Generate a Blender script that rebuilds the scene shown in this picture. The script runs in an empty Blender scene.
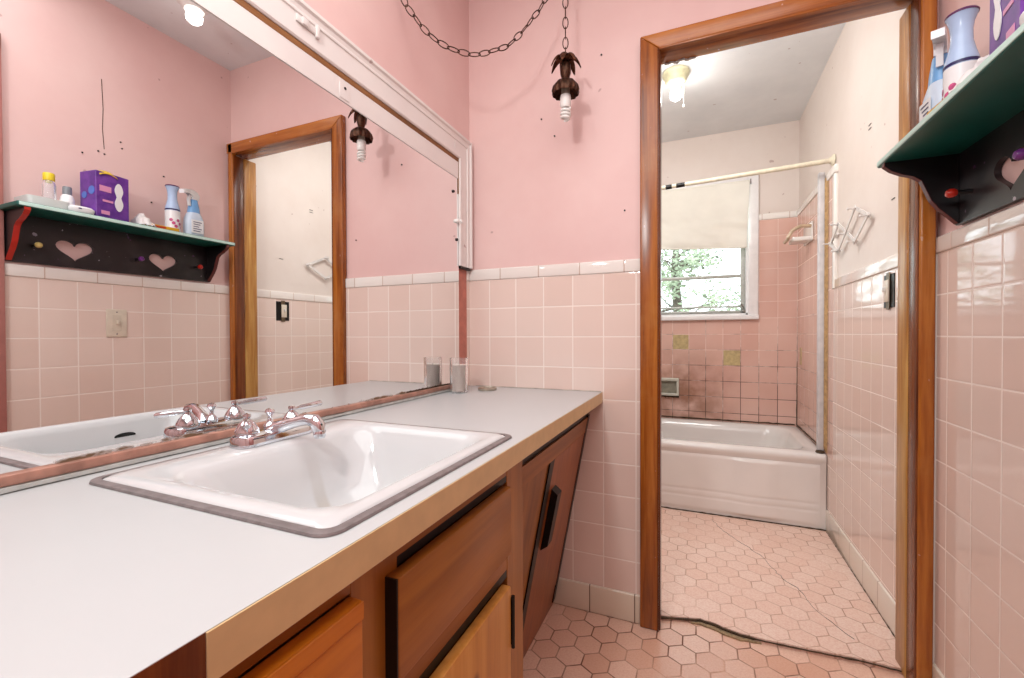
import bpy, bmesh, math, random
from mathutils import Vector, Matrix, noise as mnoise
random.seed(7)
PI = math.pi
sc = bpy.context.scene
col = sc.collection

# ------------------------------------------------------------------ colour helpers
def lin(c):
    return tuple(((v/255)/12.92 if v/255 <= .04045 else ((v/255+.055)/1.055)**2.4) for v in c)
def rgba(c):
    c = lin(c); return (c[0], c[1], c[2], 1)

class NT:
    """small node tree builder"""
    def __init__(s, name):
        s.m = bpy.data.materials.new(name); s.m.use_nodes = True
        s.t = s.m.node_tree; s.n = s.t.nodes
        s.b = s.n['Principled BSDF']; s.out = s.n['Material Output']
        s.tc = s.n.new('ShaderNodeTexCoord')
    def set(s, sock, v):
        if isinstance(v, bpy.types.NodeSocket): s.t.links.new(v, sock)
        elif v is not None: sock.default_value = v
    def math(s, op, a, b=None, c=None, clamp=False):
        n = s.n.new('ShaderNodeMath'); n.operation = op; n.use_clamp = clamp
        s.set(n.inputs[0], a); s.set(n.inputs[1], b)
        if c is not None: s.set(n.inputs[2], c)
        return n.outputs[0]
    def xyz(s, v=None):
        n = s.n.new('ShaderNodeSeparateXYZ'); s.t.links.new(v or s.tc.outputs['Object'], n.inputs[0]); return n.outputs
    def comb(s, x, y, z):
        n = s.n.new('ShaderNodeCombineXYZ'); s.set(n.inputs[0], x); s.set(n.inputs[1], y); s.set(n.inputs[2], z); return n.outputs[0]
    def noise(s, scale=5, detail=3, vec=None, rough=.5, dist=0):
        n = s.n.new('ShaderNodeTexNoise'); n.inputs['Scale'].default_value = scale
        n.inputs['Detail'].default_value = detail; n.inputs['Roughness'].default_value = rough
        n.inputs['Distortion'].default_value = dist
        s.t.links.new(vec or s.tc.outputs['Object'], n.inputs['Vector']); return n.outputs['Fac']
    def scale(s, v):
        n = s.n.new('ShaderNodeVectorMath'); n.operation = 'MULTIPLY'
        s.t.links.new(s.tc.outputs['Object'], n.inputs[0]); n.inputs[1].default_value = v; return n.outputs[0]
    def ramp(s, fac, stops):
        n = s.n.new('ShaderNodeValToRGB'); e = n.color_ramp.elements
        while len(e) < len(stops): e.new(.5)
        for i, (p, c) in enumerate(stops): e[i].position = p; e[i].color = c
        s.set(n.inputs[0], fac); return n.outputs[0]
    def mix(s, fac, a, b, mode='MIX'):
        n = s.n.new('ShaderNodeMix'); n.data_type = 'RGBA'; n.blend_type = mode
        s.set(n.inputs['Factor'], fac); s.set(n.inputs[6], a); s.set(n.inputs[7], b); return n.outputs[2]
    def mr(s, v, a, b, c=0, d=1, smooth=False):
        n = s.n.new('ShaderNodeMapRange'); n.interpolation_type = 'SMOOTHSTEP' if smooth else 'LINEAR'
        s.set(n.inputs[0], v)
        for i, q in enumerate((a, b, c, d)): n.inputs[1+i].default_value = q
        return n.outputs[0]
    def bump(s, h, strength=.3, dist=.002):
        n = s.n.new('ShaderNodeBump'); n.inputs['Strength'].default_value = strength; n.inputs['Distance'].default_value = dist
        s.set(n.inputs['Height'], h); s.t.links.new(n.outputs[0], s.b.inputs['Normal'])
    def fin(s, base=None, rough=None, metal=None, **kw):
        s.set(s.b.inputs['Base Color'], base); s.set(s.b.inputs['Roughness'], rough); s.set(s.b.inputs['Metallic'], metal)
        for k, v in kw.items(): s.set(s.b.inputs[k.replace('_', ' ')], v)
        return s.m

def plain(name, c, rough=.5, metal=0, var=.06, sc_=30, bump=0, **kw):
    t = NT(name); f = t.noise(sc_, 3)
    a = rgba(c); k = 1-var*2
    d = (a[0]*k, a[1]*k, a[2]*k, 1)
    base = t.ramp(f, [(.3, d), (.65, a)])
    if bump: t.bump(f, bump, .002)
    return t.fin(base, rough, metal, **kw)

def paint(name, c, dark, rough=.5, scale=2.2):
    t = NT(name)
    f = t.noise(scale, 5, rough=.6); g = t.noise(90, 2)
    base = t.ramp(f, [(.3, rgba(dark)), (.6, rgba(c))])
    spk = t.mr(t.noise(26, 1), .77, .79)
    base = t.mix(t.math('MULTIPLY', spk, .5), base, rgba((150, 110, 105)))
    t.bump(t.math('ADD', t.math('MULTIPLY', g, .25), t.noise(7, 4)), .12, .004)
    return t.fin(base, rough)

def tile(name, ax, u0, v0, pu, pv, c1, c2, grout, gw=.003, dirt=0, rough=.06, stain=None, dark=(70, 50, 40), bump=.5):
    """square glazed wall tiles laid on a regular grid of object space"""
    t = NT(name); o = t.xyz()
    U, V = o['XYZ'.index(ax[0])], o['XYZ'.index(ax[1])]
    u = t.math('DIVIDE', t.math('SUBTRACT', U, u0), pu)
    v = t.math('DIVIDE', t.math('SUBTRACT', V, v0), pv)
    def dd(w, p):
        f = t.math('FRACT', w); return t.math('MULTIPLY', t.math('MINIMUM', f, t.math('SUBTRACT', 1, f)), p)
    du, dv = dd(u, pu), dd(v, pv)
    d = t.math('MINIMUM', du, dv)
    mask = t.mr(d, gw*.4, gw*.75)
    wn = t.n.new('ShaderNodeTexWhiteNoise'); wn.noise_dimensions = '2D'
    t.t.links.new(t.comb(t.math('FLOOR', u), t.math('FLOOR', v), 0), wn.inputs['Vector'])
    tc = t.mix(wn.outputs['Value'], rgba(c1), rgba(c2))
    bl = t.mr(t.noise(6, 3), .35, .7)
    tc = t.mix(t.math('MULTIPLY', bl, .18), tc, rgba((240, 215, 205)))
    gc = rgba(grout)
    if dirt:
        n1 = t.noise(7, 4, rough=.65)
        zf = t.mr(o[2], 1.3, .55, .0, 1)
        df = t.mr(t.math('ADD', t.math('MULTIPLY', n1, 1.0), t.math('MULTIPLY', zf, .35)), .62, .86)
        gc = t.mix(t.math('MULTIPLY', df, dirt), gc, rgba(dark))
    if stain:
        x0, x1, z0, z1, amt = stain
        s_ = t.math('MULTIPLY', t.mr(U, x1, x0, 0, 1, True), t.mr(o[2], z1, z0, 0, 1, True))
        s_ = t.math('MULTIPLY', s_, t.mr(t.noise(9, 4), .3, .65))
        tc = t.mix(t.math('MULTIPLY', s_, amt), tc, rgba((150, 105, 82)))
    base = t.mix(mask, gc, tc)
    # pillow edges, and each tile tipped by a hair so reflections break up
    h = t.mr(d, 0, .006, 0, 1, True)
    tilt = t.math('ADD', t.math('MULTIPLY', t.math('FRACT', u), t.math('SUBTRACT', wn.outputs['Value'], .5)),
                  t.math('MULTIPLY', t.math('FRACT', v), t.math('SUBTRACT', wn.outputs['Color'], .5)))
    hh = t.math('ADD', t.math('MULTIPLY', h, .5), t.math('ADD', t.math('MULTIPLY', tilt, .22), t.math('MULTIPLY', t.noise(14, 2), .35)))
    t.bump(hh, bump, .0016)
    r = t.mix(mask, (.7, .7, .7, 1), (rough, rough, rough, 1))
    return t.fin(base, r, 0, Specular_IOR_Level=.6)

def hexfloor(name, cx, cy, s, c1, c2, grout, gw, rough=.3, faint=1):
    t = NT(name); o = t.xyz()
    R3 = math.sqrt(3)
    x = t.math('DIVIDE', t.math('SUBTRACT', o[0], cx), s)
    y = t.math('DIVIDE', t.math('SUBTRACT', o[1], cy), s)
    def cell(x, y, ox, oy):
        ix = t.math('ROUND', t.math('SUBTRACT', x, ox)); iy = t.math('ROUND', t.math('DIVIDE', t.math('SUBTRACT', y, oy), R3))
        gx = t.math('SUBTRACT', t.math('SUBTRACT', x, ox), ix)
        gy = t.math('SUBTRACT', t.math('SUBTRACT', y, oy), t.math('MULTIPLY', iy, R3))
        dd = t.math('ADD', t.math('MULTIPLY', gx, gx), t.math('MULTIPLY', gy, gy))
        return gx, gy, dd, ix, iy
    a = cell(x, y, 0, 0); b = cell(x, y, .5, R3/2)
    sel = t.math('LESS_THAN', a[2], b[2])
    def pick(p, q): return t.math('ADD', t.math('MULTIPLY', sel, p), t.math('MULTIPLY', t.math('SUBTRACT', 1, sel), q))
    gx = t.math('ABSOLUTE', pick(a[0], b[0])); gy = t.math('ABSOLUTE', pick(a[1], b[1]))
    hd = t.math('MAXIMUM', gx, t.math('ADD', t.math('MULTIPLY', gx, .5), t.math('MULTIPLY', gy, R3/2)))
    edge = t.math('MULTIPLY', t.math('SUBTRACT', .5, hd), s)
    mask = t.mr(edge, gw*.35, gw*.8)
    idv = t.comb(pick(a[3], t.math('ADD', b[3], .37)), pick(a[4], t.math('ADD', b[4], .61)), sel)
    wn = t.n.new('ShaderNodeTexWhiteNoise'); t.t.links.new(idv, wn.inputs['Vector'])
    tc = t.mix(wn.outputs['Value'], rgba(c1), rgba(c2))
    sp = t.mr(t.noise(170, 3, rough=.8), .42, .62)
    tc = t.mix(t.math('MULTIPLY', sp, .38), tc, rgba((205, 140, 118)))
    gl = t.mr(t.noise(5, 3), .35, .62, 1-faint, 1)
    gc = t.mix(gl, tc, rgba(grout))
    base = t.mix(mask, gc, tc)
    h = t.mr(edge, 0, .003, 0, 1, True)
    t.bump(t.math('ADD', h, t.math('MULTIPLY', wn.outputs['Value'], .35)), .45, .0015)
    return t.fin(base, t.mix(mask, (.8,)*3+(1,), (rough,)*3+(1,)), 0)

def wood(name, ax, cols, rough=.28, fine=60, specks=0, knots=0, wear=0):
    t = NT(name)
    sv = {'X': (.06, 1, 1), 'Y': (1, .06, 1), 'Z': (1, 1, .06)}[ax]
    v = t.scale(sv)
    f1 = t.noise(fine, 4, v, .6, .3); f2 = t.noise(9, 3, v, .5, .8)
    f = t.math('ADD', t.math('MULTIPLY', f1, .45), t.math('MULTIPLY', f2, .55))
    base = t.ramp(f, [(.32, rgba(cols[0])), (.5, rgba(cols[1])), (.68, rgba(cols[2]))])
    if wear:
        w = t.mr(t.noise(4, 5, rough=.7), .56, .68)
        base = t.mix(t.math('MULTIPLY', w, wear), base, rgba((190, 140, 80)))
    if specks:
        w = t.mr(t.noise(45, 2), .74, .76)
        base = t.mix(t.math('MULTIPLY', w, specks), base, rgba((225, 205, 190)))
    if knots:
        kn = t.n.new('ShaderNodeTexVoronoi'); kn.inputs['Scale'].default_value = 5
        t.t.links.new(t.scale((1, 1.6, .9)), kn.inputs['Vector'])
        w = t.mr(kn.outputs['Distance'], .05, .13, 1, 0, True)
        base = t.mix(t.math('MULTIPLY', w, knots), base, rgba((95, 45, 18)))
    t.bump(f, .15, .001)
    return t.fin(base, rough, 0)

# ------------------------------------------------------------------ geometry helpers
class MB:
    def __init__(s): s.bm = bmesh.new()
    def box(s, x0, x1, y0, y1, z0, z1, bev=0, seg=2, M=None):
        b = bmesh.new(); bmesh.ops.create_cube(b, size=1)
        for v in b.verts:
            v.co = Vector(((x0+x1)/2+v.co.x*(x1-x0), (y0+y1)/2+v.co.y*(y1-y0), (z0+z1)/2+v.co.z*(z1-z0)))
        if bev: bmesh.ops.bevel(b, geom=b.edges[:], offset=bev, segments=seg, affect='EDGES', profile=.5)
        if M is not None: bmesh.ops.transform(b, matrix=M, verts=b.verts)
        me = bpy.data.meshes.new('t'); b.to_mesh(me); b.free(); s.bm.from_mesh(me); bpy.data.meshes.remove(me); return s
    def poly(s, pts, d):
        """extrude polygon pts along vector d"""
        d = Vector(d); a = [s.bm.verts.new(Vector(p)) for p in pts]; b = [s.bm.verts.new(Vector(p)+d) for p in pts]
        n = len(a); fs = [s.bm.faces.new(a), s.bm.faces.new(b[::-1])]
        for i in range(n): fs.append(s.bm.faces.new((a[i], b[i], b[(i+1) % n], a[(i+1) % n])))
        bmesh.ops.recalc_face_normals(s.bm, faces=fs); return s
    def quad(s, *p):
        s.bm.faces.new([s.bm.verts.new(Vector(q)) for q in p]); return s
    def tube(s, pts, r, n=8, closed=False, cap=True):
        pts = [Vector(p) for p in pts]; N = len(pts)
        rr = r if isinstance(r, (list, tuple)) else [r]*N
        rings = []; up = None
        for i, p in enumerate(pts):
            if closed: t = pts[(i+1) % N]-pts[i-1]
            else: t = pts[min(i+1, N-1)]-pts[max(i-1, 0)]
            t.normalize()
            if up is None:
                up = Vector((0, 0, 1)) if abs(t.z) < .9 else Vector((1, 0, 0))
            a = (up-t*up.dot(t)).normalized(); b = t.cross(a); up = a
            rings.append([s.bm.verts.new(p+(a*math.cos(2*PI*k/n)+b*math.sin(2*PI*k/n))*rr[i]) for k in range(n)])
        M = N if closed else N-1
        for i in range(M):
            A, B = rings[i], rings[(i+1) % N]
            for k in range(n): s.bm.faces.new((A[k], A[(k+1) % n], B[(k+1) % n], B[k]))
        if cap and not closed:
            s.bm.faces.new(rings[0][::-1]); s.bm.faces.new(rings[-1])
        return s
    def lathe(s, prof, c=(0, 0, 0), axis='Z', n=24, flute=None, M=None):
        """prof: (r, h) list"""
        rings = []; new = []
        for r, h in prof:
            if r < 1e-6: vs = [s.bm.verts.new((0, 0, h))]; rings.append(vs); new += vs; continue
            vs = []
            for k in range(n):
                a = 2*PI*k/n; q = r*(1+(flute*math.cos(a*12) if flute else 0))
                vs.append(s.bm.verts.new((q*math.cos(a), q*math.sin(a), h)))
            rings.append(vs); new += vs
        for A, B in zip(rings, rings[1:]):
            if len(A) == 1 and len(B) == 1: continue
            for k in range(n):
                if len(A) == 1: s.bm.faces.new((A[0], B[k], B[(k+1) % n]))
                elif len(B) == 1: s.bm.faces.new((A[k], B[0], A[(k+1) % n]))
                else: s.bm.faces.new((A[k], B[k], B[(k+1) % n], A[(k+1) % n]))
        for e, rev in ((rings[0], False), (rings[-1], True)):
            if len(e) > 1: s.bm.faces.new(e[::-1] if rev else e)
        R = {'Z': Matrix(), 'X': Matrix.Rotation(PI/2, 4, 'Y'), 'Y': Matrix.Rotation(-PI/2, 4, 'X')}[axis]
        X = Matrix.Translation(c) @ (M or Matrix()) @ R
        for v in new: v.co = X @ v.co
        return s
    def rings(s, L, closed_top=False):
        """bridge vertex rings of equal length"""
        R = [[s.bm.verts.new(Vector(p)) for p in r] for r in L]; n = len(R[0])
        for A, B in zip(R, R[1:]):
            for k in range(n): s.bm.faces.new((A[k], A[(k+1) % n], B[(k+1) % n], B[k]))
        if closed_top: s.bm.faces.new(R[-1])
        return s
    def grid(s, f, nu, nv):
        V = [[s.bm.verts.new(Vector(f(i/nu, j/nv))) for j in range(nv+1)] for i in range(nu+1)]
        for i in range(nu):
            for j in range(nv): s.bm.faces.new((V[i][j], V[i+1][j], V[i+1][j+1], V[i][j+1]))
        return s
    def build(s, name, mat, parent=None, at=None, smooth=True, angle=38, recalc=False):
        if recalc: bmesh.ops.recalc_face_normals(s.bm, faces=s.bm.faces[:])
        off = Vector((0, 0, 0)); p = parent
        while p is not None: off += p.location; p = p.parent
        loc = Vector(at)-off if at is not None else Vector((0, 0, 0))
        bmesh.ops.translate(s.bm, vec=-(off+loc), verts=s.bm.verts)
        me = bpy.data.meshes.new(name); s.bm.to_mesh(me); s.bm.free()
        if smooth:
            me.shade_smooth(); me.set_sharp_from_angle(angle=math.radians(angle))
        me.materials.append(mat)
        o = bpy.data.objects.new(name, me); col.objects.link(o); o.location = loc
        if parent: o.parent = parent
        return o

def rrect(x0, x1, y0, y1, r, z, n=8):
    P = []
    r = min(r, (x1-x0)/2-1e-4, (y1-y0)/2-1e-4)
    for cx, cy, a0 in ((x1-r, y1-r, 0), (x0+r, y1-r, PI/2), (x0+r, y0+r, PI), (x1-r, y0+r, 1.5*PI)):
        for k in range(n): a = a0+PI/2*k/(n-1); P.append((cx+r*math.cos(a), cy+r*math.sin(a), z))
    return P

def empty(name, loc, label=None, cat=None, group=None):
    o = bpy.data.objects.new(name, None); col.objects.link(o); o.location = loc; o.empty_display_size = .05
    if label: tag(o, label, cat, group)
    return o
def tag(o, label, cat, group=None):
    o['label'] = label; o['category'] = cat
    if group: o['group'] = group
    return o
def struct(o, label=None, cat=None):
    o['kind'] = 'structure'
    if label: o['label'] = label
    if cat: o['category'] = cat
    return o

# ------------------------------------------------------------------ materials
PINK = paint('pink_paint', (230, 197, 192), (224, 186, 182), .45)
CREAM = paint('cream_paint', (226, 214, 206), (218, 203, 194), .5)
CEIL = paint('ceiling_paint', (234, 236, 238), (220, 223, 226), .6)
T1, T2, GR = (232, 212, 202), (227, 203, 192), (244, 232, 224)
TB = tile('pink_tile_back', 'XZ', .090, 1.1914, .1095, .1095, T1, T2, GR, .0032)
TR = tile('pink_tile_right', 'YZ', 1.4597, 1.1914, .1095, .1095, T1, T2, GR, .0032)
TRB = tile('pink_tile_bath', 'YZ', 1.9902, 1.19, .1062, .1062, T1, T2, GR, .003)
TSU = tile('pink_tile_surround', 'YZ', 3.2767, 1.7226, .1062, .1062, (226, 190, 176), (218, 178, 164), (228, 204, 194), .003, dirt=.9)
TFA = tile('pink_tile_far', 'XZ', 1.3057, 1.7226, .1064, .1062, (224, 184, 170), (214, 170, 156), (230, 204, 194), .003, dirt=1.0, stain=(.75, 1.2, .55, 1.0, .85))
CAPB = tile('white_cap_back', 'XZ', .1365, 0, .154, 50, (240, 236, 230), (232, 226, 220), (190, 165, 150), .003)
CAPR = tile('white_cap_right', 'YZ', 1.434, 0, .154, 50, (236, 230, 224), (230, 222, 216), (200, 175, 160), .003)
BBB = tile('white_base_back', 'XZ', .4795, 0, .154, 50, (228, 216, 198), (220, 205, 186), (110, 85, 65), .003)
BBR = tile('white_base_right', 'YZ', 1.434, 0, .154, 50, (232, 224, 212), (224, 214, 200), (150, 120, 100), .003)
HEXN = hexfloor('hex_floor_near', .472, 1.4264, .0785, (236, 200, 180), (220, 174, 150), (112, 68, 46), .0034, .28)
HEXB = hexfloor('hex_floor_bath', .472, 1.4264, .0785, (240, 214, 200), (235, 203, 187), (186, 146, 124), .0032, .35, faint=.75)
WCZ = wood('casing_wood_upright', 'Z', ((88, 40, 12), (156, 86, 30), (194, 124, 50)), .25, 70, .25, wear=.18)
WCX = wood('casing_wood_level', 'X', ((100, 46, 14), (164, 92, 34), (196, 124, 52)), .25, 70, .5, wear=.12)
WJZ = wood('jamb_wood_worn', 'Z', ((104, 56, 18), (168, 112, 48), (206, 164, 96)), .3, 80, .2, wear=.4)
WJD = wood('jamb_wood_dark', 'Z', ((54, 22, 8), (98, 46, 16), (140, 76, 30)), .25, 80)
WV = wood('vanity_wood', 'Y', ((128, 72, 20), (160, 98, 32), (182, 120, 44)), .35, 40)
WVZ = wood('vanity_wood_upright', 'Z', ((112, 62, 18), (150, 92, 30), (176, 114, 42)), .35, 40, knots=.0)
WK = wood('knotty_pine', 'Z', ((160, 96, 38), (198, 134, 60), (218, 158, 84)), .35, 40, knots=.85)
WO = wood('orange_pine', 'Y', ((184, 98, 14), (208, 124, 24), (222, 140, 42)), .35, 40)
WD = wood('dark_hamper_wood', 'Z', ((118, 56, 14), (150, 80, 24), (172, 98, 36)), .3, 50)
RAW = wood('raw_batten_wood', 'Y', ((96, 60, 30), (140, 92, 50), (164, 116, 70)), .6, 60)
EDGE = plain('tan_laminate_edge', (222, 192, 142), .4, var=.05)
LAM = plain('white_laminate', (196, 198, 199), .32, var=.015, sc_=4)
WHITEP = paint('white_gloss_paint', (232, 226, 222), (222, 213, 210), .35)
CERAM = plain('white_ceramic', (232, 228, 222), .08, var=.02, sc_=8)
PLAST = plain('white_plastic', (235, 232, 228), .35, var=.02)
SOCKP = plain('aged_socket_plastic', (172, 160, 146), .45, var=.08)
STEEL = plain('stainless_steel', (150, 142, 142), .5, .5, var=.15, sc_=60)
CHROME = plain('chrome', (226, 230, 236), .08, 1, var=.05, sc_=20)
BRONZE = plain('antique_bronze', (86, 58, 44), .42, .85, var=.3, sc_=120)
BRONZED = plain('dark_bronze_leaf', (104, 64, 44), .4, .8, var=.3, sc_=120)
BLACK = plain('black_paint', (26, 23, 26), .32, var=.2)
BLACKM = plain('black_metal', (18, 15, 14), .4, .3, var=.2)
RED = plain('red_paint', (196, 42, 26), .35, var=.1)
PURPLE = plain('purple_paint', (112, 48, 130), .35)
GREEN = plain('teal_green_paint', (6, 92, 84), .4, var=.08, sc_=12)
GREENL = plain('pale_green_edge', (205, 236, 226), .45, var=.05)
CRK = plain('dark_grime', (84, 66, 48), .9, var=.3, sc_=80)
MORT = plain('tan_mortar', (176, 150, 116), .9, var=.25, sc_=120, bump=.6)
RUST = plain('rusty_adhesive', (196, 158, 110), .7, var=.2, sc_=60)
RODM = plain('cream_rod_enamel', (228, 218, 194), .35, var=.12, sc_=40)
ALU = plain('dull_aluminium', (214, 212, 214), .45, 0, var=.08)
BLINDM = plain('cream_shade_vinyl', (240, 237, 226), .6, var=.03, sc_=6)
CURT = plain('white_curtain_vinyl', (232, 228, 224), .5, var=.03)
YEL = plain('accent_tile_yellow', (204, 184, 136), .2, var=.15, sc_=40)
CAULK = plain('grey_caulk', (196, 198, 194), .6, var=.12, sc_=50)
PINKS = plain('pink_brown_channel', (190, 140, 122), .4, .1, var=.2, sc_=30)
RBR = plain('red_brown_board', (200, 124, 108), .7, var=.1)
TOOTH = plain('outlet_ivory', (226, 214, 196), .35)

# mirror with foxed edges
t = NT('mirror_silver')
o = t.xyz()
zf = t.mr(o[2], -.365, -.393, 0, 1)
n = t.noise(22, 4, t.scale((1, .5, 1)), .7)
fox = t.mr(t.math('ADD', t.math('MULTIPLY', zf, .42), t.math('MULTIPLY', n, .45)), .64, .69)
smear = t.mr(t.noise(9, 5, rough=.7), .6, .85, .02, .05)
MIR = t.fin(t.mix(fox, (.88, .89, .89, 1), rgba((120, 100, 78))), t.math('ADD', t.math('MULTIPLY', fox, .6), 0.004), t.math('SUBTRACT', 1, t.math('MULTIPLY', fox, .9)))

t = NT('window_glass')
tp = t.n.new('ShaderNodeBsdfTransparent'); tp.inputs[0].default_value = (.95, .98, .98, 1)
gl = t.n.new('ShaderNodeBsdfGlossy'); gl.inputs['Roughness'].default_value = .03
mx = t.n.new('ShaderNodeMixShader'); mx.inputs[0].default_value = .06
t.t.links.new(tp.outputs[0], mx.inputs[1]); t.t.links.new(gl.outputs[0], mx.inputs[2]); t.t.links.new(mx.outputs[0], t.out.inputs[0]); GLASS = t.m
t = NT('clear_plastic'); t.fin((.93, .95, .97, 1), .08, 0, Transmission_Weight=.8, IOR=1.3); CLEARP = t.m
t = NT('bulb_glow'); t.fin((1, 1, 1, 1), .3, 0); t.b.inputs['Emission Color'].default_value = (1, .97, .92, 1); t.b.inputs['Emission Strength'].default_value = 60; GLOW = t.m
t = NT('candle_glass'); t.fin((.97, .97, .97, 1), .03, 0, Transmission_Weight=.95, IOR=1.3); CGLASS = t.m
WAX = plain('pale_candle_wax', (222, 208, 198), .35, var=.03)

# porcelain sink with a faint drip stain
t = NT('sink_porcelain'); o = t.xyz()
A = Vector((.20-.275, .60-.555)); B = Vector((.335-.275, .60-.555))
d = (B-A).normalized(); nx, ny = -d.y, d.x
perp = t.math('ABSOLUTE', t.math('ADD', t.math('MULTIPLY', t.math('SUBTRACT', o[0], A.x), nx), t.math('MULTIPLY', t.math('SUBTRACT', o[1], A.y), ny)))
alng = t.math('ADD', t.math('MULTIPLY', t.math('SUBTRACT', o[0], A.x), d.x), t.math('MULTIPLY', t.math('SUBTRACT', o[1], A.y), d.y))
band = t.math('MULTIPLY', t.mr(perp, .018, .008, 0, 1, True), t.math('MULTIPLY', t.mr(alng, -.04, .03, 0, 1, True), t.mr(alng, .15, .11, 0, 1, True)))
band = t.math('MULTIPLY', band, t.mr(o[2], .004, -.02, 0, 1, True))
SINKM = t.fin(t.mix(t.math('MULTIPLY', band, .8), rgba((208, 209, 210)), rgba((172, 162, 148))), .07, 0)
TUBM = plain('tub_enamel', (232, 226, 222), .12, var=.05, sc_=3)

# ------------------------------------------------------------------ the room shell
Yb, R, CH = 1.5258, 1.4142, 2.347
YF = 3.2767; BF = .015; CHB = 2.335
def wallbox(name, *a, mat=PINK):
    o = MB().box(*a).build(name, mat, smooth=False); return struct(o)

wall_left = wallbox('wall_left', -.12, 0, -1.2, 1.534, 0, CH)
wall_rear = wallbox('wall_rear', -.12, 1.52, -1.3, -1.2, 0, CH)
# right wall in two lengths: pink in the vanity room, cream in the bath
wall_right = wallbox('wall_right', R+.008, 1.54, -1.2, 1.58, 0, CH)
wall_bath_right = wallbox('wall_bath_right', R+.008, 1.54, 1.58, 3.40, 0, CH, mat=CREAM)
# door wall with its opening
DX0, DX1, DZ = .700, 1.392, 1.925
m = MB().box(-.12, DX0, Yb+.008, 1.60, 0, CH).box(DX1, R+.008, Yb+.008, 1.60, 0, CH).box(DX0, DX1, Yb+.008, 1.60, DZ, CH)
wall_back = struct(m.build('wall_back', PINK, smooth=False))
m = MB().box(-.12, DX0, 1.60, 1.61, 0, CH).box(DX1, R+.008, 1.60, 1.61, 0, CH).box(DX0, DX1, 1.60, 1.61, DZ, CH)
m.build('bath_side_face', CREAM, wall_back, smooth=False)
wall_bath_left = wallbox('wall_bath_left', -.22, -.12, 1.61, 3.40, 0, CH, mat=CREAM)
WX0, WX1, WZ0, WZ1 = .33, 1.134, 1.118, 1.975
m = MB().box(-.12, WX0, YF+.008, 3.40, 0, CH).box(WX1, R+.008, YF+.008, 3.40, 0, CH)
m.box(WX0, WX1, YF+.008, 3.40, 0, WZ0).box(WX0, WX1, YF+.008, 3.40, WZ1, CH)
wall_far = struct(m.build('wall_far', CREAM, smooth=False))
ceiling = struct(MB().box(-.12, 1.54, -1.3, 1.6, CH, CH+.08).build('ceiling', CEIL, smooth=False))
ceiling2 = struct(MB().box(-.12, 1.54, 1.6, 3.4, CHB, CHB+.1).build('ceiling', CEIL, smooth=False))

# tile wainscots, caps, baseboards
CZ0, CZ1 = 1.1914, 1.2345
def cap(name, x0, x1, y0, y1, mat, parent, z0=CZ0, z1=CZ1):
    return MB().box(x0, x1, y0, y1, z0, z1, .004, 3).build(name, mat, parent)
MB().box(.0, .6526, Yb, Yb+.008, .096, CZ0).build('tile_wainscot', TB, wall_back, smooth=False)
cap('cap_tiles', .0, .6526, Yb-.005, Yb+.010, CAPB, wall_back)
b = struct(MB().box(.345, .6526, Yb-.006, Yb+.008, 0, .097, .005, 3).build('baseboard_back', BBB))
# left wall strip beyond the mirror
MB().box(0.0, .0022, 1.500, Yb, .78, CZ0).build('tile_wainscot', TR, wall_left, smooth=False)
cap('cap_tiles', 0.0, .006, 1.500, Yb-.004, CAPR, wall_left)
MB().box(.0, .003, 1.424, 1.500, .782, 1.60).build('bare_board', RBR, wall_left, smooth=False)
# right wall
MB().box(R, R+.008, .715, Yb-.004, .096, CZ0).build('tile_wainscot', TR, wall_right, smooth=False)
cap('cap_tiles', R-.005, R+.010, .715, Yb-.001, CAPR, wall_right)
MB().box(R-.004, R+.004, Yb-.012, Yb+.006, .0, CZ0+.03, .003).build('caulk_line', CERAM, wall_right)
struct(MB().box(R-.006, R+.008, .715, Yb-.010, 0, .0975, .005, 3).build('baseboard_right', BBR))
# bath right wall
MB().box(R, R+.008, 1.61, 2.57, .11, 1.19).build('tile_wainscot', TRB, wall_bath_right, smooth=False)
cap('cap_tiles', R-.005, R+.010, 1.61, 2.445, CAPR, wall_bath_right, 1.19, 1.233)
struct(MB().box(R-.006, R+.008, 1.61, 2.572, BF, .118, .005, 3).build('baseboard_bath', BBR))
MB().box(R-.001, R+.008, 2.48, YF, .385, 1.7226).build('tub_surround_tiles', TSU, wall_bath_right, smooth=False)
cap('cap_tiles', R-.007, R+.010, 2.44, YF, CAPR, wall_bath_right, 1.7226, 1.762)
MB().box(R-.005, R+.010, 2.447, 2.487, 1.19, 1.7226, .004, 3).build('edge_tiles', CAPB, wall_bath_right)
# bath far wall
m = MB().box(-.12, WX0-.055, YF, YF+.008, .38, 1.7226).box(1.19, R, YF, YF+.008, .38, 1.7226).box(WX0-.055, 1.19, YF, YF+.008, .38, 1.078)
m.build('tub_surround_tiles', TFA, wall_far, smooth=False)
cap('cap_tiles', 1.192, R, YF-.005, YF+.010, CAPB, wall_far, 1.7226, 1.762)
cap('cap_tiles', -.12, WX0-.057, YF-.005, YF+.010, CAPB, wall_far, 1.7226, 1.762)
def acc(k, r):
    x1 = 1.3057-k*.1064; z1 = 1.7226-r*.1062
    MB().box(x1-.1064+.003, x1-.003, YF-.0015, YF+.004, z1-.1062+.003, z1-.003, .001, 1).build('accent_tile', YEL, wall_far)
acc(5, 7); acc(2, 8)
MB().box(R-.0025, R+.004, 3.145, 3.20, .79, .895, .001, 1).build('accent_tile', YEL, wall_bath_right)
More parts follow.
